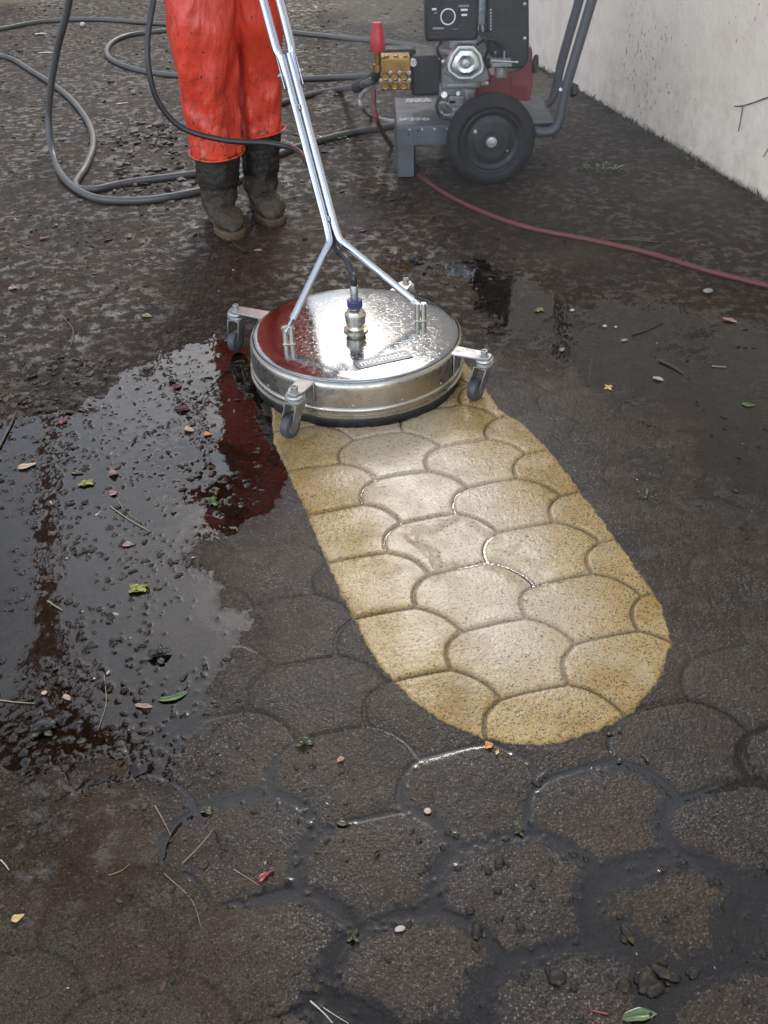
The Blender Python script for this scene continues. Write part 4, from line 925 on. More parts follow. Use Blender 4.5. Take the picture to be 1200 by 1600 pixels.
# wheels
def wheel(yc, name='wheel'):
    cx, cz, R = .418, .160, .157; ax = (0, -1, 0); o = Vector((cx, yc, cz))
    pr_ = []; w = .036
    for k in range(17):
        g = -PI*.5+PI*k/16*1.0; pr_.append((R-.030+.030*math.cos(g)*1.0, w*math.sin(g)))
    mb = MB(); n = 144; rings = []
    prof2 = [(.108, -w*.75)]+[(R-.034+.034*math.cos(g)**.8 if math.cos(g) > 0 else R-.034, w*math.sin(g)) for g in [-PI/2+PI*k/14 for k in range(15)]]+[(.108, w*.75)]
    for k in range(n):
        a = 2*PI*k/n; ring = []
        for i, (r_, h) in enumerate(prof2):
            lug = .0022*(1 if (k+(i % 2)*2) % 4 < 2 else -1) if 3 < i < len(prof2)-4 else (.0012*(1 if k % 4 < 2 else 0) if 2 < i < len(prof2)-3 else 0)
            ring.append(o+Vector((math.cos(a)*(r_+lug), -h, math.sin(a)*(r_+lug))))
        rings.append(ring)
    rings.append(rings[0]); mb.loft(rings, caps=False); wo_ = mb.build(name, M_tyre, pw, angle=28)
    mb = MB(); mb.lathe(o, ax, [(.108, -.026), (.112, -.022), (.112, .026), (.106, .031), (.102, .030), (.098, .018), (.085, .010), (.070, .012), (.062, .019), (.030, .021), (.028, .028), (.016, .029), (0, .029)], 64); rim = mb.build('rim', M_blk, wo_)
    mb = MB(); mb.lathe(o, ax, [(.0165, .029), (.0165, .033), (.012, .034), (.0118, .040), (0, .041)], 6); mb.lathe(o, ax, [(.0185, .0285), (.0185, .031), (.012, .031)], 24); mb.build('axle_nut', M_zinc, wo_)
    for a, mt in ((PI*.83, M_alu), (-.55, M_zinc)):
        q = o+Vector((math.cos(a)*.068, -.018, math.sin(a)*.068)); mb = MB(); mb.ico(q, .009 if mt is M_alu else .006, 1, (1, .5, 1), .25, None, rnd); mb.build('valve' if mt is M_zinc else 'mud_spot', M_pale if mt is M_alu else mt, wo_)
    return wo_
wheel(3.545); wheel(4.09)
mb = MB(); mb.cyl((.418, 3.55, .16), (.418, 4.08, .16), .010); mb.build('axle', M_zinc, pw)
# engine, front faces at about y = 3.7
def hexpoly(cpx, pts, Y): return [at(*p, Y) for p in pts]
mb = MB()
bxy(mb, (686, 128), (742, 186), 3.74, .16); bxy(mb, (690, 108), (752, 138), 3.72, .16); bxy(mb, (700, 150), (725, 170), 3.725, .03); bxy(mb, (706, 168), (750, 186), 3.70, .18)
eng = mb.build('crankcase', M_alu, pw, bevel=.006, seg=3)
mb = MB(); bxy(mb, (684, 158), (712, 162), 3.725, .01); bxy(mb, (693, 178), (722, 183), 3.69, .01)
for p in ((700, 162), (712, 172), (690, 176), (728, 172)): c = at(*p, 3.69); mb.cyl(c, c+Vector((0, .03, 0)), .006, n=10)
mb.build('casting_ribs', M_zinc, eng, bevel=.001)
# rocker cover: rounded triangle
Yv = 3.66
vp = [(716, 71), (740, 71), (752, 84), (757, 103), (755, 113), (738, 124), (716, 124), (700, 112), (698, 103), (705, 84)]
P0 = [at(*p, Yv) for p in vp]; cc = sum(P0, Vector())/len(P0)
def sc3(P, c, k, dy): return [c+(p-c)*k+Vector((0, dy, 0)) for p in P]
mb = MB(); mb.loft([sc3(P0, cc, 1.0, .05), sc3(P0, cc, 1.0, .0), sc3(P0, cc, .97, -.004), sc3(P0, cc, .84, -.004), sc3(P0, cc, .80, .004), sc3(P0, cc, .74, -.010), sc3(P0, cc, .5, -.016), sc3(P0, cc, .28, -.013), sc3(P0, cc, .24, -.008)])
vc = mb.build('valve_cover', steel('cover_steel', (.62, .62, .60), .25), eng, bevel=.0015)
mb = MB(); mb.lathe(cc+Vector((0, -.008, 0)), (0, -1, 0), [(.016, 0), (.016, .003), (.009, .004), (.009, .011), (.005, .012), (0, .010)], 18); mb.build('cover_bolt', M_zinc, eng)
# flange plate behind the cover
mb = MB(); fp = [(690, 112), (700, 118), (712, 127), (752, 129), (764, 124), (763, 112), (752, 96), (700, 96)]; mb.prism([at(*p, 3.715) for p in fp], (0, 1, 0), 0, .05); mb.build('cylinder_head', M_alu, eng, bevel=.003)
for p in ((761, 131), (692, 97)): c = at(*p, 3.71); mb = MB(); mb.lathe(c+Vector((0, .01, 0)), (0, -1, 0), [(.007, 0), (.007, .01), (0, .012)], 6); mb.build('head_bolt', M_zinc, eng)
# red fan housing
mb = MB(); rp_ = [(744, 158), (829, 158), (833, 130), (832, 80), (828, 68), (822, 68), (812, 110), (768, 118), (764, 132), (744, 136)]
mb.prism([at(*p, 3.78) for p in rp_], (0, 1, 0), 0, .12); fh = mb.build('fan_housing', M_red, pw, bevel=.006, seg=3)
mb = MB(); bxy(mb, (800, 112), (802, 158), 3.772, .01)
for k in range(5): bxy(mb, (806+k*4, 135), (808+k*4, 148), 3.774, .008)
mb.build('housing_ribs', M_red, fh, bevel=.001)
c = at(826, 72, 3.775); mb = MB(); mb.lathe(c, (0, -1, 0), [(.007, 0), (.006, .005), (0, .006)], 10); mb.build('housing_bolt', M_zinc, fh)
# muffler guard
mb = MB(); bxy(mb, (665, -40), (747, 64), 3.68, .12); mg = mb.build('muffler_guard', M_blk, pw, bevel=.014, seg=4)
c = at(700, 26, 3.678); mb = MB(); rr_ = []
for k in range(48):
    a = 2*PI*k/48; d = Vector((math.cos(a), 0, math.sin(a))); rr_.append([c+d*.0265+Vector((0, .003, 0)), c+d*.0265+Vector((0, -.0012, 0)), c+d*.0225+Vector((0, -.0012, 0)), c+d*.0225+Vector((0, .003, 0))])
rr_.append(rr_[0]); mb.loft(rr_, False); mb.build('white_ring', M_white, mg)
mb = MB(); mb.lathe(c+Vector((0, .002, 0)), (0, -1, 0), [(.045, 0), (.043, .0018), (.0, .0018)], 40); mb.build('raised_disc', M_blk, mg)
for pa, pb, wht in (((675, 13), (682, 16), 1), ((678, 19), (683, 22), .5), ((720, 14), (731, 17), 1), ((721, 22), (730, 25), 1), ((716, 8), (733, 11), .6), ((676, 43), (694, 46), .5), ((707, 45), (716, 46), .4), ((670, 51), (690, 54), .2), ((700, 52), (726, 55), .2)):
    mb = MB(); bxy(mb, pa, pb, 3.677, .004); mb.build('slot', M_white if wht >= 1 else (M_alu if wht > .3 else M_rub), mg, bevel=.001)
# fuel tank (silver grey) and air filter box
mb = MB(); bxy(mb, (744, -60), (764, 40), 3.76, .16); bxy(mb, (742, 18), (764, 21), 3.752, .01); mb.build('fuel_tank', worn('tank_paint', (.30, .33, .34), .3, .3), pw, bevel=.010, seg=3)
mb = MB(); ab = [(762, -60), (826, -60), (827, 60), (826, 96), (818, 108), (790, 108), (764, 84), (761, 40)]; mb.prism([at(*p, 3.70) for p in ab], (0, 1, 0), 0, .17); af = mb.build('air_filter_box', M_blk, pw, bevel=.008, seg=3)
mb = MB()
for k in range(6): bxy(mb, (702, 63+k*1.9), (746, 63.7+k*1.9), 3.705, .10)
mb.build('cooling_fins', M_alu, eng)
mb = MB()
for k in range(7): bxy(mb, (766, 14+k*5), (768, 17+k*5), 3.697, .004)
for p in ((769, 60), (820, 60), (820, 6)): c = at(*p, 3.699); mb.lathe(c, (0, -1, 0), [(.006, -.002), (.006, .002), (0, .003)], 8)
mb.build('cover_screws', M_zinc, af)
mb = MB(); bxy(mb, (776, 18), (812, 40), 3.698, .004); mb.build('raised_panel', M_blk, af, bevel=.001)
mb = MB()
for k in range(5): c = Vector((.13+.045*k, 3.617, .182)); mb.lathe(c, (0, -1, 0), [(.0045, 0), (.004, .003), (0, .0035)], 8)
mb.build('rivets', M_zinc, fr_)
mb = MB(); bxy(mb, (700, 132), (742, 134), 3.715, .01); bxy(mb, (728, 140), (740, 156), 3.73, .02); mb.cyl(at(694, 148, 3.73), at(694, 148, 3.69), .012, n=16); mb.cyl(at(716, 146, 3.735), at(716, 146, 3.715), .009, n=6); mb.build('engine_fittings', M_zinc, eng, bevel=.001)
mb = MB(); mb.tube(spline([at(690, 150, 3.70), at(682, 165, 3.68), at(690, 182, 3.69), at(712, 186, 3.68)], 8), .006, 8); mb.build('fuel_line', M_rub, eng)
# wires and manifold between cover and filter
for P in ([at(742, 48, 3.70), at(755, 58, 3.66), at(762, 75, 3.67), at(757, 92, 3.70)], [at(745, 70, 3.69), at(757, 62, 3.66), at(772, 62, 3.66), at(782, 74, 3.68)], [at(750, 40, 3.7), at(752, 52, 3.68), at(765, 55, 3.66), at(775, 68, 3.69)], [at(690, 65, 3.70), at(683, 78, 3.68), at(690, 92, 3.70)], [at(786, 70, 3.70), at(775, 84, 3.66), at(772, 100, 3.68)]):
    mb = MB(); mb.tube(spline(P, 8), .0055, 8); mb.build('cable', M_rub, eng)
mb = MB()
for p, r_ in (((752, 47), .012), ((757, 60), .010), ((684, 72), .010), ((688, 90), .009)): mb.ico(at(*p, 3.70), r_, 1, (1, 1, 1), .2)
mb.build('fittings', M_zinc, eng)
# carburettor
mb = MB(); c0 = at(782, 92, 3.665); mb.cyl(at(766, 97, 3.665), at(798, 97, 3.665), .015, n=20); mb.lathe(at(783, 104, 3.67), (0, 0, -1), [(.021, 0), (.024, .010), (.022, .034), (.014, .040), (0, .042)], 28); mb.box(at(783, 99, 3.66), (.07, .05, .014)); cbt = mb.build('carburettor', M_alu, eng, bevel=.001)
mb = MB(); mb.cyl(at(768, 95, 3.645), at(808, 97, 3.645), .0032, n=8); mb.cyl(at(774, 80, 3.66), at(774, 96, 3.66), .003, n=8); mb.cyl(at(788, 80, 3.66), at(788, 96, 3.66), .003, n=8); mb.ico(at(808, 97, 3.645), .006, 1); mb.build('linkage', M_zinc, cbt)
# recoil knob at the right
c = at(833, 100, 3.80); mb = MB(); mb.lathe(c, (1, -.35, 0), [(.010, -.02), (.010, 0), (.030, .002), (.033, .008), (.031, .014), (.012, .018), (0, .018)], 28); kb = mb.build('control_wheel', M_blk, pw)
# pump
mb = MB(); bxy(mb, (643, 88), (690, 150), 3.76, .15); bxy(mb, (600, 78), (650, 92), 3.80, .08); pk = mb.build('pump_crankcase', M_blk, pw, bevel=.012, seg=3)
mb = MB(); bxy(mb, (595, 92), (642, 141), 3.70, .10); pm = mb.build('pump_manifold', M_brass, pw, bevel=.005, seg=3)
for i in range(3):
    for j, y in enumerate((118, 133)):
        c = at(602+i*14.3, y, 3.70); mb = MB(); mb.lathe(c, (0, -1, 0), [(.0175, 0), (.0175, .008), (.013, .011), (.009, .010), (.008, .014), (0, .014)], 6 if j else 20); mb.build('valve_cap', M_brass, pm)
    c = at(604+i*14.3, 92, 3.72); mb = MB(); mb.lathe(c, (0, 0, 1), [(.014, 0), (.014, .006), (.009, .008), (.009, .012), (0, .013)], 6); mb.build('top_plug', M_brass, pm)
for i in range(4):
    for y in (113, 125):
        if i == 0 and y == 113: continue
        c = at(595.5+i*14.6, y, 3.698); mb = MB(); mb.lathe(c, (0, -1, 0), [(.0075, 0), (.0075, .007), (.004, .0075), (.0035, .004), (0, .004)], 12); mb.build('head_bolt', M_zinc, pm)
c = at(646, 98, 3.70); mb = MB(); mb.lathe(c, (0, -1, 0), [(.012, -.02), (.012, .008), (.006, .008), (.006, .004), (0, .004)], 8); mb.build('side_fitting', M_zinc, pm)
# unloader with red grip
b0 = at(590, 98, 3.73); b1_ = at(590, 80, 3.73); t1 = at(590, 35, 3.73)
mb = MB(); mb.lathe(Vector((b0.x, b0.y, b0.z-.03)), (0, 0, 1), [(.016, 0), (.016, .025), (.010, .028), (.010, .045), (.013, .047), (.013, .058), (.008, .060), (.008, b1_.z-b0.z+.04)], 18); un = mb.build('unloader_stem', M_brass, pw)
mb = MB(); hgt_ = t1.z-b1_.z; rings = []
for h, r_ in ((0, .0255), (.04*1, .0265), (.45, .0265), (.5, .0255), (.93, .019), (1, .0165)):
    hh = h if h != .04 else .04; rings.append([Vector((b1_.x, b1_.y, b1_.z))+Vector((math.cos(2*PI*k/32)*r_*(.93 if (k % 4 == 0 and h > .45) else 1), math.sin(2*PI*k/32)*r_*(.93 if (k % 4 == 0 and h > .45) else 1), hh*hgt_)) for k in range(32)])
mb.loft(rings); mb.build('unloader_knob', M_redp, pw, angle=25)
mb = MB(); mb.tube(mbs, .0215, 16); mb.build('inlet_elbow', M_rub, pw)
# handle: bent tubes at both sides of the frame
HRR = .0175
for Yh, pts in ((3.60, [(838, 206), (852, 207), (864, 203), (873, 192), (880, 160), (888, 125), (925, 0), (948, -80), (960, -125)]), (3.97, [(826, 178), (838, 170), (850, 164), (862, 155), (868, 140), (878, 95), (905, 0), (928, -90), (936, -125)])):
    P = [at(*p, Yh) for p in pts]; P = [Vector((.60, Yh, P[0].z+.002))]+P; mb = MB(); mb.tube(spline(P, 8), HRR, 18); hd = mb.build('handle_tube', M_tubeg, pw)
    mb = MB(); P = [at(*p, Yh-.02) for p in ((876, 140),)] if Yh < 3.8 else [at(866, 110, Yh-.02)]
    mb.lathe(P[0], (0, -1, 0), [(.006, -.004), (.006, .001), (0, .003)], 8); mb.build('handle_bolt', M_white, hd)
pa_, pb_ = at(960, -125, 3.60), at(936, -125, 3.97); mb = MB(); mb.tube([pa_, (pa_+pb_)/2, pb_], HRR, 16); mb.build('handle_bar', M_tubeg, pw)
c = at(884, 140, 3.62); mb = MB(); mb.lathe(c, (1, 0, -.1), [(.008, 0), (.008, .018), (.023, .02), (.024, .03), (.020, .034), (.020, .040), (.014, .042), (0, .042)], 12); mb.build('handle_knob', M_blk, pw, angle=25)

# ------------------------------------------------------------------ worker
pr = thing('person', 'worker in red waterproof trousers and muddy black rubber boots behind the lance', 'person', (-.45, 3.25, 0))
def m_trousers():
    m = NT('red_waterproof'); oc = m.coord(); g = m.add('ShaderNodeNewGeometry'); sx = m.add('ShaderNodeSeparateXYZ'); m.link(g.outputs['Position'], sx.inputs[0])
    c = m.mix(m.ramp(m.noise(5, 5, .6, oc), (.35, 0), (.7, 1)), (.66, .058, .026), (.54, .038, .018))
    c = m.mix(m.ramp(m.noise(16, 6, .7, oc), (.5, 0), (.72, .55)), c, (.30, .035, .022))
    sp = m.ramp(m.noise(75, 4, .65, oc), (.645, 0), (.665, .95)); c = m.mix(sp, c, (.035, .02, .015))
    lo = m.ramp(sx.outputs[2], (.15, .9), (.55, .0)); c = m.mix(m.math('MULTIPLY', lo, m.ramp(m.noise(48, 5, .7, oc), (.53, 0), (.58, 1))), c, (.05, .03, .02))
    m.set(color=c, rough=m.ramp(m.noise(20, 4, .6, oc), (.3, .30), (.7, .5)), spec=.5)
    mv = m.add('ShaderNodeMapping'); mv.inputs['Scale'].default_value = (1, 1, .28); mv.inputs['Rotation'].default_value = (.25, .15, 0); m.link(oc, mv.inputs['Vector'])
    b = m.bump(m.noise(15, 4, .5, mv.outputs[0], .6), .8, .022); m.bump(m.noise(60, 3, .5, oc), .25, .004, b); return m.m
M_tr = m_trousers()
def m_boot():
    m = NT('muddy_rubber'); oc = m.coord(); g = m.add('ShaderNodeNewGeometry'); sx = m.add('ShaderNodeSeparateXYZ'); m.link(g.outputs['Position'], sx.inputs[0])
    c = m.mix(m.ramp(m.noise(9, 6, .7, oc), (.40, 0), (.58, .9)), (.005, .0045, .004), (.021, .0145, .0075))
    mh = m.add('ShaderNodeMapping'); mh.inputs['Scale'].default_value = (.7, .7, 1.5); m.link(oc, mh.inputs['Vector'])
    lo = m.ramp(sx.outputs[2], (.03, 1), (.14, .1)); c = m.mix(m.math('MULTIPLY', lo, .8), c, m.mix(m.noise(60, 4, .7, oc), (.04, .032, .022), (.12, .09, .055)))
    m.set(color=c, rough=m.ramp(m.noise(18, 4, .6, oc), (.35, .35), (.65, .65)), spec=.28); b = m.bump(m.noise(24, 5, .65, mh.outputs[0], 1.0), .9, .014); m.bump(m.noise(140, 4, .7, oc), .3, .002, b); return m.m
M_boot = m_boot(); M_sole = worn('muddy_sole', (.085, .055, .030), .7, amt=.6, dirt=(.03, .02, .014), scale=40, bump=.6)
def boot(heel, toe, top, rtop):
    """heel, toe: ground points; top: centre of the shaft opening"""
    h, t = Vector(heel), Vector(toe); d = (t-h).normalized(); s = Vector((-d.y, d.x, 0)); L_ = (t-h).length; ank = h+d*.075; mb = MB(); rings = []
    top = Vector(top); n = 28; K = 20
    for i in range(K+1):          # shaft
        u = i/K; z = .02+(top.z-.02)*u; c = Vector((ank.x, ank.y, 0)).lerp(Vector((top.x, top.y, 0)), max(0, (u-.2)/.8)**.9)
        a = .052+(rtop-.052)*min(1, u*1.35)**1.1; b = .066+(rtop-.066)*min(1, u*1.3); 
        if u < .2: a, b = .044+.04*u, .070
        fold = .0045*math.sin(z*95)*max(0, 1-abs(z-.12)/.075)
        rings.append([Vector((c.x, c.y, z+.006*math.sin(g*2+z*30)*max(0, 1-abs(z-.12)/.08)))+s*math.cos(g)*(a+fold)+d*math.sin(g)*(b+fold*(1+.6*math.sin(g*3))) for g in [2*PI*k/n for k in range(n)]])
    mb.loft(rings)
    rings = []
    for i in range(15):           # foot
        u = i/14; x = -.004+u*(L_+.002); wdt = .036+.014*math.sin(min(1, u*1.1)*PI*.75); ht = .092 if u < .25 else (.092-.040*sst(np.array(u), .25, .62)+.0*u)
        ht = float(ht); 
        if u > .55: ht = float(.056+.010*math.sin((u-.55)/.45*PI)) 
        e = math.sqrt(max(0, 1-max(0, (u-.80)/.20)**2)); e0 = math.sqrt(max(0, 1-max(0, (.12-u)/.12)**2)); e = max(.12, min(e, e0)); wdt *= e; ht = ht*max(.35, e)
        zc_ = .022+ht/2
        rings.append([h+d*x+s*math.cos(g)*wdt+Vector((0, 0, zc_+math.sin(g)*(ht/2))) for g in [2*PI*k/n for k in range(n)]])
    mb.loft(rings)
    o = mb.build('boot', M_boot, pr, angle=0); md = o.modifiers.new('fuse', 'REMESH'); md.mode = 'VOXEL'; md.voxel_size = .005; md.use_smooth_shade = True
    md = o.modifiers.new('soft', 'SMOOTH'); md.factor = .5; md.iterations = 3
    for sz, st in ((.045, .016), (.014, .005)):
        tx_ = bpy.data.textures.new('rubber_creases', 'CLOUDS'); tx_.noise_scale = sz; tx_.noise_depth = 2
        md = o.modifiers.new('creases', 'DISPLACE'); md.texture = tx_; md.strength = st; md.mid_level = .5
    # lugged sole
    out = []; lugs = 64
    for k in range(lugs):
        g = 2*PI*k/lugs; lx = math.cos(g); ly = math.sin(g); x = L_/2+(L_/2+.006)*(abs(lx)**.75)*(1 if lx > 0 else -1); wl_ = (.054 if lx > 0 else .044)*(1-.18*(1-abs(lx))*(1 if lx < .2 else 0)); y = wl_*(abs(ly)**.8)*(1 if ly > 0 else -1)
        out.append((x, y))
    mb = MB(); rr3 = []
    for zz_, k1 in ((.002, .93), (.004, .99), (.012, 1.0), (.013, 1.02), (.024, 1.02), (.028, .97)):
        rr3.append([h+d*(L_/2+(x-L_/2)*(k1+(.018 if (i % 4 < 2 and zz_ < .013) else 0)))+s*y*(k1+(.05 if (i % 4 < 2 and zz_ < .013) else 0))+Vector((0, 0, zz_)) for i, (x, y) in enumerate(out)])
    mb.loft(rr3); mb.build('sole', M_sole, o, angle=30)
    return o
bA = (Vector((-.560, 3.315, 0)), Vector((-.462, 3.058, 0))); bB = (Vector((-.425, 3.43, 0)), Vector((-.338, 3.165, 0)))
boot(*bA, (-.524, 3.285, .245), .076); boot(*bB, (-.386, 3.40, .265), .069)
# trousers
def legring(c, a, b, n=40, ph=0, amp=.004):
    return [Vector((c[0]+math.cos(g)*a*(1+amp/a*math.sin(3*g+c[2]*31+ph)+amp*.6/a*math.sin(5*g-c[2]*53+ph)), c[1]+math.sin(g)*b*(1+amp/b*math.sin(2*g+c[2]*37+ph)), c[2])) for g in [2*PI*k/n for k in range(n)]]
def interp_rings(keys, dz=.014):
    out = []; z = keys[0][2]
    ks = np.array(keys)
    while z < keys[-1][2]+1e-6:
        out.append([float(np.interp(z, ks[:, 2], ks[:, i])) for i in range(5)]); z += dz
    return out
KA = [(-.524, 3.282, .222, .090, .092), (-.526, 3.285, .28, .089, .092), (-.528, 3.28, .42, .095, .098), (-.522, 3.265, .56, .106, .108), (-.515, 3.28, .68, .116, .122), (-.515, 3.30, .82, .125, .135), (-.52, 3.31, .90, .12, .14)]
KB = [(-.382, 3.400, .245, .078, .084), (-.380, 3.40, .28, .074, .086), (-.374, 3.395, .42, .074, .09), (-.364, 3.37, .56, .083, .10), (-.356, 3.355, .68, .097, .115), (-.365, 3.33, .82, .115, .132), (-.375, 3.33, .90, .118, .14)]
mb = MB()
for K_, ph in ((KA, 0), (KB, 2)):
    rg_ = []
    for j, (cx, cy, z, a, b) in enumerate(interp_rings(K_)):
        q = 1+.06*math.exp(-((z-.60)/.05)**2)
        ring = legring((cx, cy, z), a, b*q, ph=ph, amp=.0025)
        # creases running down from the knee
        for k, p in enumerate(ring):
            g = 2*PI*k/40; f = .0085*math.sin(g*5+math.sin(z*6+ph)*1.6)*(1-min(1, abs(z-.45)/.33))+.004*math.sin((z+.09*math.cos(g+ph))*48)*math.exp(-((z-.33)/.06)**2)
            cg, sg = math.cos(g), math.sin(g)
            cq = np.array([cg*1.2+z*4.0+ph*3]), np.array([sg*1.2-z*1.2+ph])
            f += .015*(.16-min(.16, abs(float(fbm(cq[0], cq[1], 1.0, 3, 2, .5)[0]))))/.16*.5-.003+.0035*float(fbm(cq[0]*2.5, cq[1]*2.5, 1.0, 2, 4)[0])
            if z < .27: ring[k] = p+Vector((0, 0, .010*math.sin(g+ph)))
            ring[k] = ring[k]+Vector((math.cos(g), math.sin(g), 0))*f
        rg_.append(ring)
    mb.loft(rg_)
hp = [(-.445, 3.32, .80, .185, .14), (-.445, 3.32, .86, .20, .15), (-.445, 3.32, .95, .195, .145), (-.445, 3.31, 1.05, .18, .135), (-.445, 3.31, 1.1, .175, .13)]
mb.loft([legring(k[:3], k[3], k[4], amp=.003) for k in interp_rings(hp)])
o = mb.build('trousers', M_tr, pr, angle=0); md = o.modifiers.new('fuse', 'REMESH'); md.mode = 'VOXEL'; md.voxel_size = .0055; md.use_smooth_shade = True
md = o.modifiers.new('soft', 'SMOOTH'); md.factor = .5; md.iterations = 2
# hem welt along each trouser leg
for K_, ph in ((KA, 0), (KB, 2)):
    cx, cy, z, a, b = K_[0]; P = [Vector((cx+math.cos(g)*(a+.002), cy+math.sin(g)*(b+.002), z+.004+.010*math.sin(g+ph))) for g in [2*PI*k/40 for k in range(41)]]
    mb = MB(); mb.tube(P, .0028, 8, caps=False); mb.build('hem', M_tr, o)
# body (one continuous skin surface)
m_ = NT('skin'); m_.set(color=m_.mix(m_.noise(30, 3), (.36, .19, .12), (.44, .25, .17)), rough=.5); m_.b.inputs['Subsurface Weight'].default_value = .1; M_skin = m_.m
mb = MB(); hd = Vector((-.40, 3.16, 1.63)); nk = Vector((-.43, 3.24, 1.47))
mb.ico(hd, 1, 3, (.078, .098, .115)); mb.ico(hd+Vector((.005, -.035, -.06)), 1, 2, (.055, .06, .06)); mb.tube([nk-Vector((0, 0, .06)), nk, hd-Vector((0, -.02, .03))], [.062, .056, .055], 16)
mb.lathe(hd+Vector((.004, -.085, -.012)), (0, -1, -.25), [(.016, -.01), (.013, .008), (.009, .020), (0, .024)], 12)   # nose
for q in (-1, 1):
    mb.ico(hd+Vector((q*.079, .01, -.012)), 1, 2, (.010, .020, .032)); mb.ico(hd+Vector((q*.030, -.088, .016)), 1, 2, (.020, .012, .008))
mb.ico(hd+Vector((.004, -.094, -.060)), 1, 2, (.026, .010, .006)); mb.ico(hd+Vector((.004, -.092, -.070)), 1, 2, (.022, .011, .007))
mb.loft([legring(k[:3], k[3], k[4], amp=.0) for k in interp_rings([(-.445, 3.31, .9, .14, .10), (-.445, 3.30, 1.15, .14, .10), (-.44, 3.27, 1.38, .16, .10), (-.435, 3.25, 1.45, .08, .07)], .03)])
hands = []
for sgn in (-1, 1):
    gpnt = pair(t_end, sgn, .21); sh_ = Vector((-.44+sgn*.185, 3.25, 1.39)); el = Vector((-.44+sgn*.27, 3.20, 1.13)); wr = gpnt+Vector((0, .055, .045)); hands.append((sh_, el, wr, gpnt))
    mb.tube(spline([sh_, el, wr], 6), [.05-.024*i/12 for i in range(13)], 14)
    gd = sidev; pd = (gpnt-wr).normalized(); kn_ = gpnt+Vector((0, .006, .030))
    mb.ico((wr+kn_)/2, 1, 2, (.040, .045, .018), 0, Matrix((gd, pd, gd.cross(pd))).transposed())
    for k in range(4):
        o_ = gd*(k-1.5)*.0205; l = (1, 1.08, 1.02, .85)[k if sgn < 0 else 3-k]; R_ = .0255
        P = [kn_+o_+Vector((0, .005, 0)), gpnt+o_+Vector((0, -R_*.75*l, R_*.75)), gpnt+o_+Vector((0, -R_*1.05*l, -R_*.3)), gpnt+o_+Vector((0, -R_*.35, -R_*1.05)), gpnt+o_+Vector((0, R_*.45, -R_*.85*l))]
        mb.tube(spline(P, 4), [.0095-.002*i/16 for i in range(17)], 8)
    th = gd*(-sgn)*.036; P = [wr+th*.7+Vector((0, -.01, 0)), gpnt+th*1.25+Vector((0, .022, .006)), gpnt+th*1.1+Vector((0, .012, -.022)), gpnt+th*.7+Vector((0, -.004, -.029))]
    mb.tube(spline(P, 4), [.0125-.004*i/12 for i in range(13)], 8)
o = mb.build('body', M_skin, pr, angle=0); md = o.modifiers.new('fuse', 'REMESH'); md.mode = 'VOXEL'; md.voxel_size = .004; md.use_smooth_shade = True
md = o.modifiers.new('soft', 'SMOOTH'); md.factor = .5; md.iterations = 2
# jacket, sleeves, hood, eyes, hair
mb = MB(); mb.loft([legring(k[:3], k[3], k[4], amp=.006) for k in interp_rings([(-.445, 3.31, .93, .215, .165), (-.445, 3.31, 1.05, .205, .155), (-.445, 3.30, 1.2, .205, .15), (-.44, 3.27, 1.36, .225, .145), (-.44, 3.26, 1.42, .20, .125), (-.435, 3.25, 1.47, .11, .10), (-.43, 3.24, 1.50, .085, .085)], .02)])
for sh_, el, wr, gg in hands: mb.tube(spline([sh_+Vector((0, 0, 0)), el, wr+Vector((0, .02, .012))], 8), [.085-.040*i/16+.004*math.sin(i*1.9) for i in range(17)], 18)
o = mb.build('jacket', M_tr, pr, angle=0); md = o.modifiers.new('fuse', 'REMESH'); md.mode = 'VOXEL'; md.voxel_size = .008; md.use_smooth_shade = True
md = o.modifiers.new('soft', 'SMOOTH'); md.factor = .5; md.iterations = 3
mb = MB(); vs, fs = ICO[3]; keep = [f for f in fs if not all(vs[i].y < -.35 and vs[i].z < .42 for i in f) and min(vs[i].z for i in f) > -.75 and not (sum(vs[i].z for i in f)/3 < -.1 and sum(vs[i].y for i in f)/3 < .1)]
mb.addm([hd+Vector((v.x*.085, v.y*.105+.004, v.z*.122+.003)) for v in vs], keep); o = mb.build('hair', worn('dark_hair', (.02, .014, .010), .6), pr, angle=0)
md = o.modifiers.new('thick', 'SOLIDIFY'); md.thickness = .006
for q in (-1, 1):
    mb = MB(); mb.ico(hd+Vector((q*.030, -.094, .012)), .0105, 2); ey = mb.build('eye', M_white, pr, angle=0); mb = MB(); mb.ico(hd+Vector((q*.030, -.1015, .010)), .0052, 2, (1, .7, 1)); mb.build('iris', M_rub, ey, angle=0)

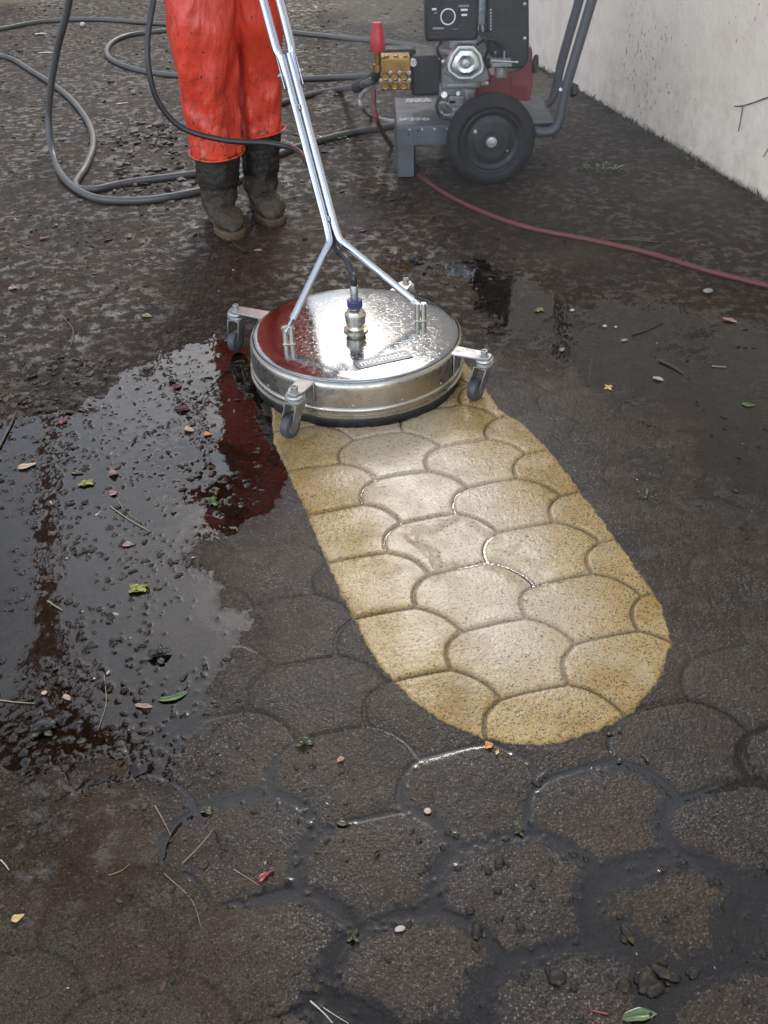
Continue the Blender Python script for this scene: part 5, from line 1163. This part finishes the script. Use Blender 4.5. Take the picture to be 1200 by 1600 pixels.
# ------------------------------------------------------------------ trees: a red one, and unseen green ones added to block low sky
def tree_leafm(name, c1, c2): m = NT(name); m.set(color=m.mix(m.ramp(m.noise(1.3, 4), (.35, 0), (.65, 1)), c1, c2), rough=.6); return m.m
M_tg = tree_leafm('foliage_green', (.035, .055, .015), (.08, .11, .03)); M_tredd = tree_leafm('foliage_red', (.30, .045, .020), (.46, .10, .04)); M_trunk = worn('bark', (.30, .13, .075), .85, amt=.5)
def tree(x, y, h, cr, label, mat, seed, crown_c=None, group=None, n=3600, ls=.11):
    r = random.Random(seed); t = thing('tree', label, 'tree', (x, y, 0), group); cc = Vector(crown_c) if crown_c else Vector((x, y, h-cr)); mb = MB()
    P = spline([Vector((x, y, -.05)), Vector((x+r.uniform(-.1, .1), y, h*.25)), Vector((x, y, 0)).lerp(cc, .6)+Vector((0, 0, 0)), cc], 6)
    mb.tube(P, [.13*(1-.6*i/len(P)) for i in range(len(P))], 12)
    lobes = []
    for k in range(9):
        d = Vector((r.gauss(0, 1), r.gauss(0, 1), r.gauss(0, .8))).normalized(); e = cc+d*cr*r.uniform(.45, .8); lobes.append((e, cr*r.uniform(.28, .5)))
        mb.tube(spline([P[-6], (P[-6]+e)/2+Vector((0, 0, -.1)), e], 5), [.045-.035*i/10 for i in range(11)], 7)
    mb.build('trunk', M_trunk, t); mb = MB()
    for k in range(n):
        e, q = r.choice(lobes); d = Vector((r.gauss(0, 1), r.gauss(0, 1), r.gauss(0, 1))).normalized(); p = e+d*q*r.random()**.4
        a = Vector((r.gauss(0, 1), r.gauss(0, 1), r.gauss(0, .6))).normalized(); b = a.orthogonal().normalized(); l = ls*r.uniform(.6, 1.3)
        mb.addm([p-a*l, p-b*l*.45, p+a*l, p+b*l*.45], [(0, 1, 2, 3)])
    mb.build('crown', mat, t, smooth=False); return t
tree(-2.9, 8.6, 9.5, 1.15, 'slender tree with reddish brown foliage behind the yard at left', M_tredd, 4, (-4.1, 7.5, 8.7), n=2600)
lab = ['low rounded green tree farthest left behind the yard', 'broad green tree behind the worker', 'green tree behind the pressure washer', 'tall green tree beyond the wall']
for k, (x, y, h, c_) in enumerate(((-7.5, 12, 4.2, 2.0), (-2.5, 13.5, 4.2, 2.1), (2.0, 14, 4.4, 2.2), (7.0, 13.5, 6.0, 2.4))):
    tree(x, y, h, c_, lab[k], M_tg, 20+k, group='trees behind the yard', n=3600, ls=.17)

# ------------------------------------------------------------------ drifting spray mist
mb = MB()
mb.ico((1.0, 4.1, .55), 1, 3, (1.2, 2.0, 1.0)); hz = mb.build('spray_mist', None, angle=0)
m = bpy.data.materials.new('mist'); m.use_nodes = True; n = m.node_tree.nodes; n.remove(n['Principled BSDF'])
v = n.new('ShaderNodeVolumePrincipled'); v.inputs['Density'].default_value = .08; v.inputs['Color'].default_value = (.96, .93, .90, 1); v.inputs['Anisotropy'].default_value = .35
m.node_tree.links.new(v.outputs[0], n['Material Output'].inputs['Volume']); hz.data.materials.append(m); tag(hz, 'thin pale spray mist drifting round the pressure washer and the foot of the wall', 'mist', kind='stuff')
S.cycles.volume_bounces = 0
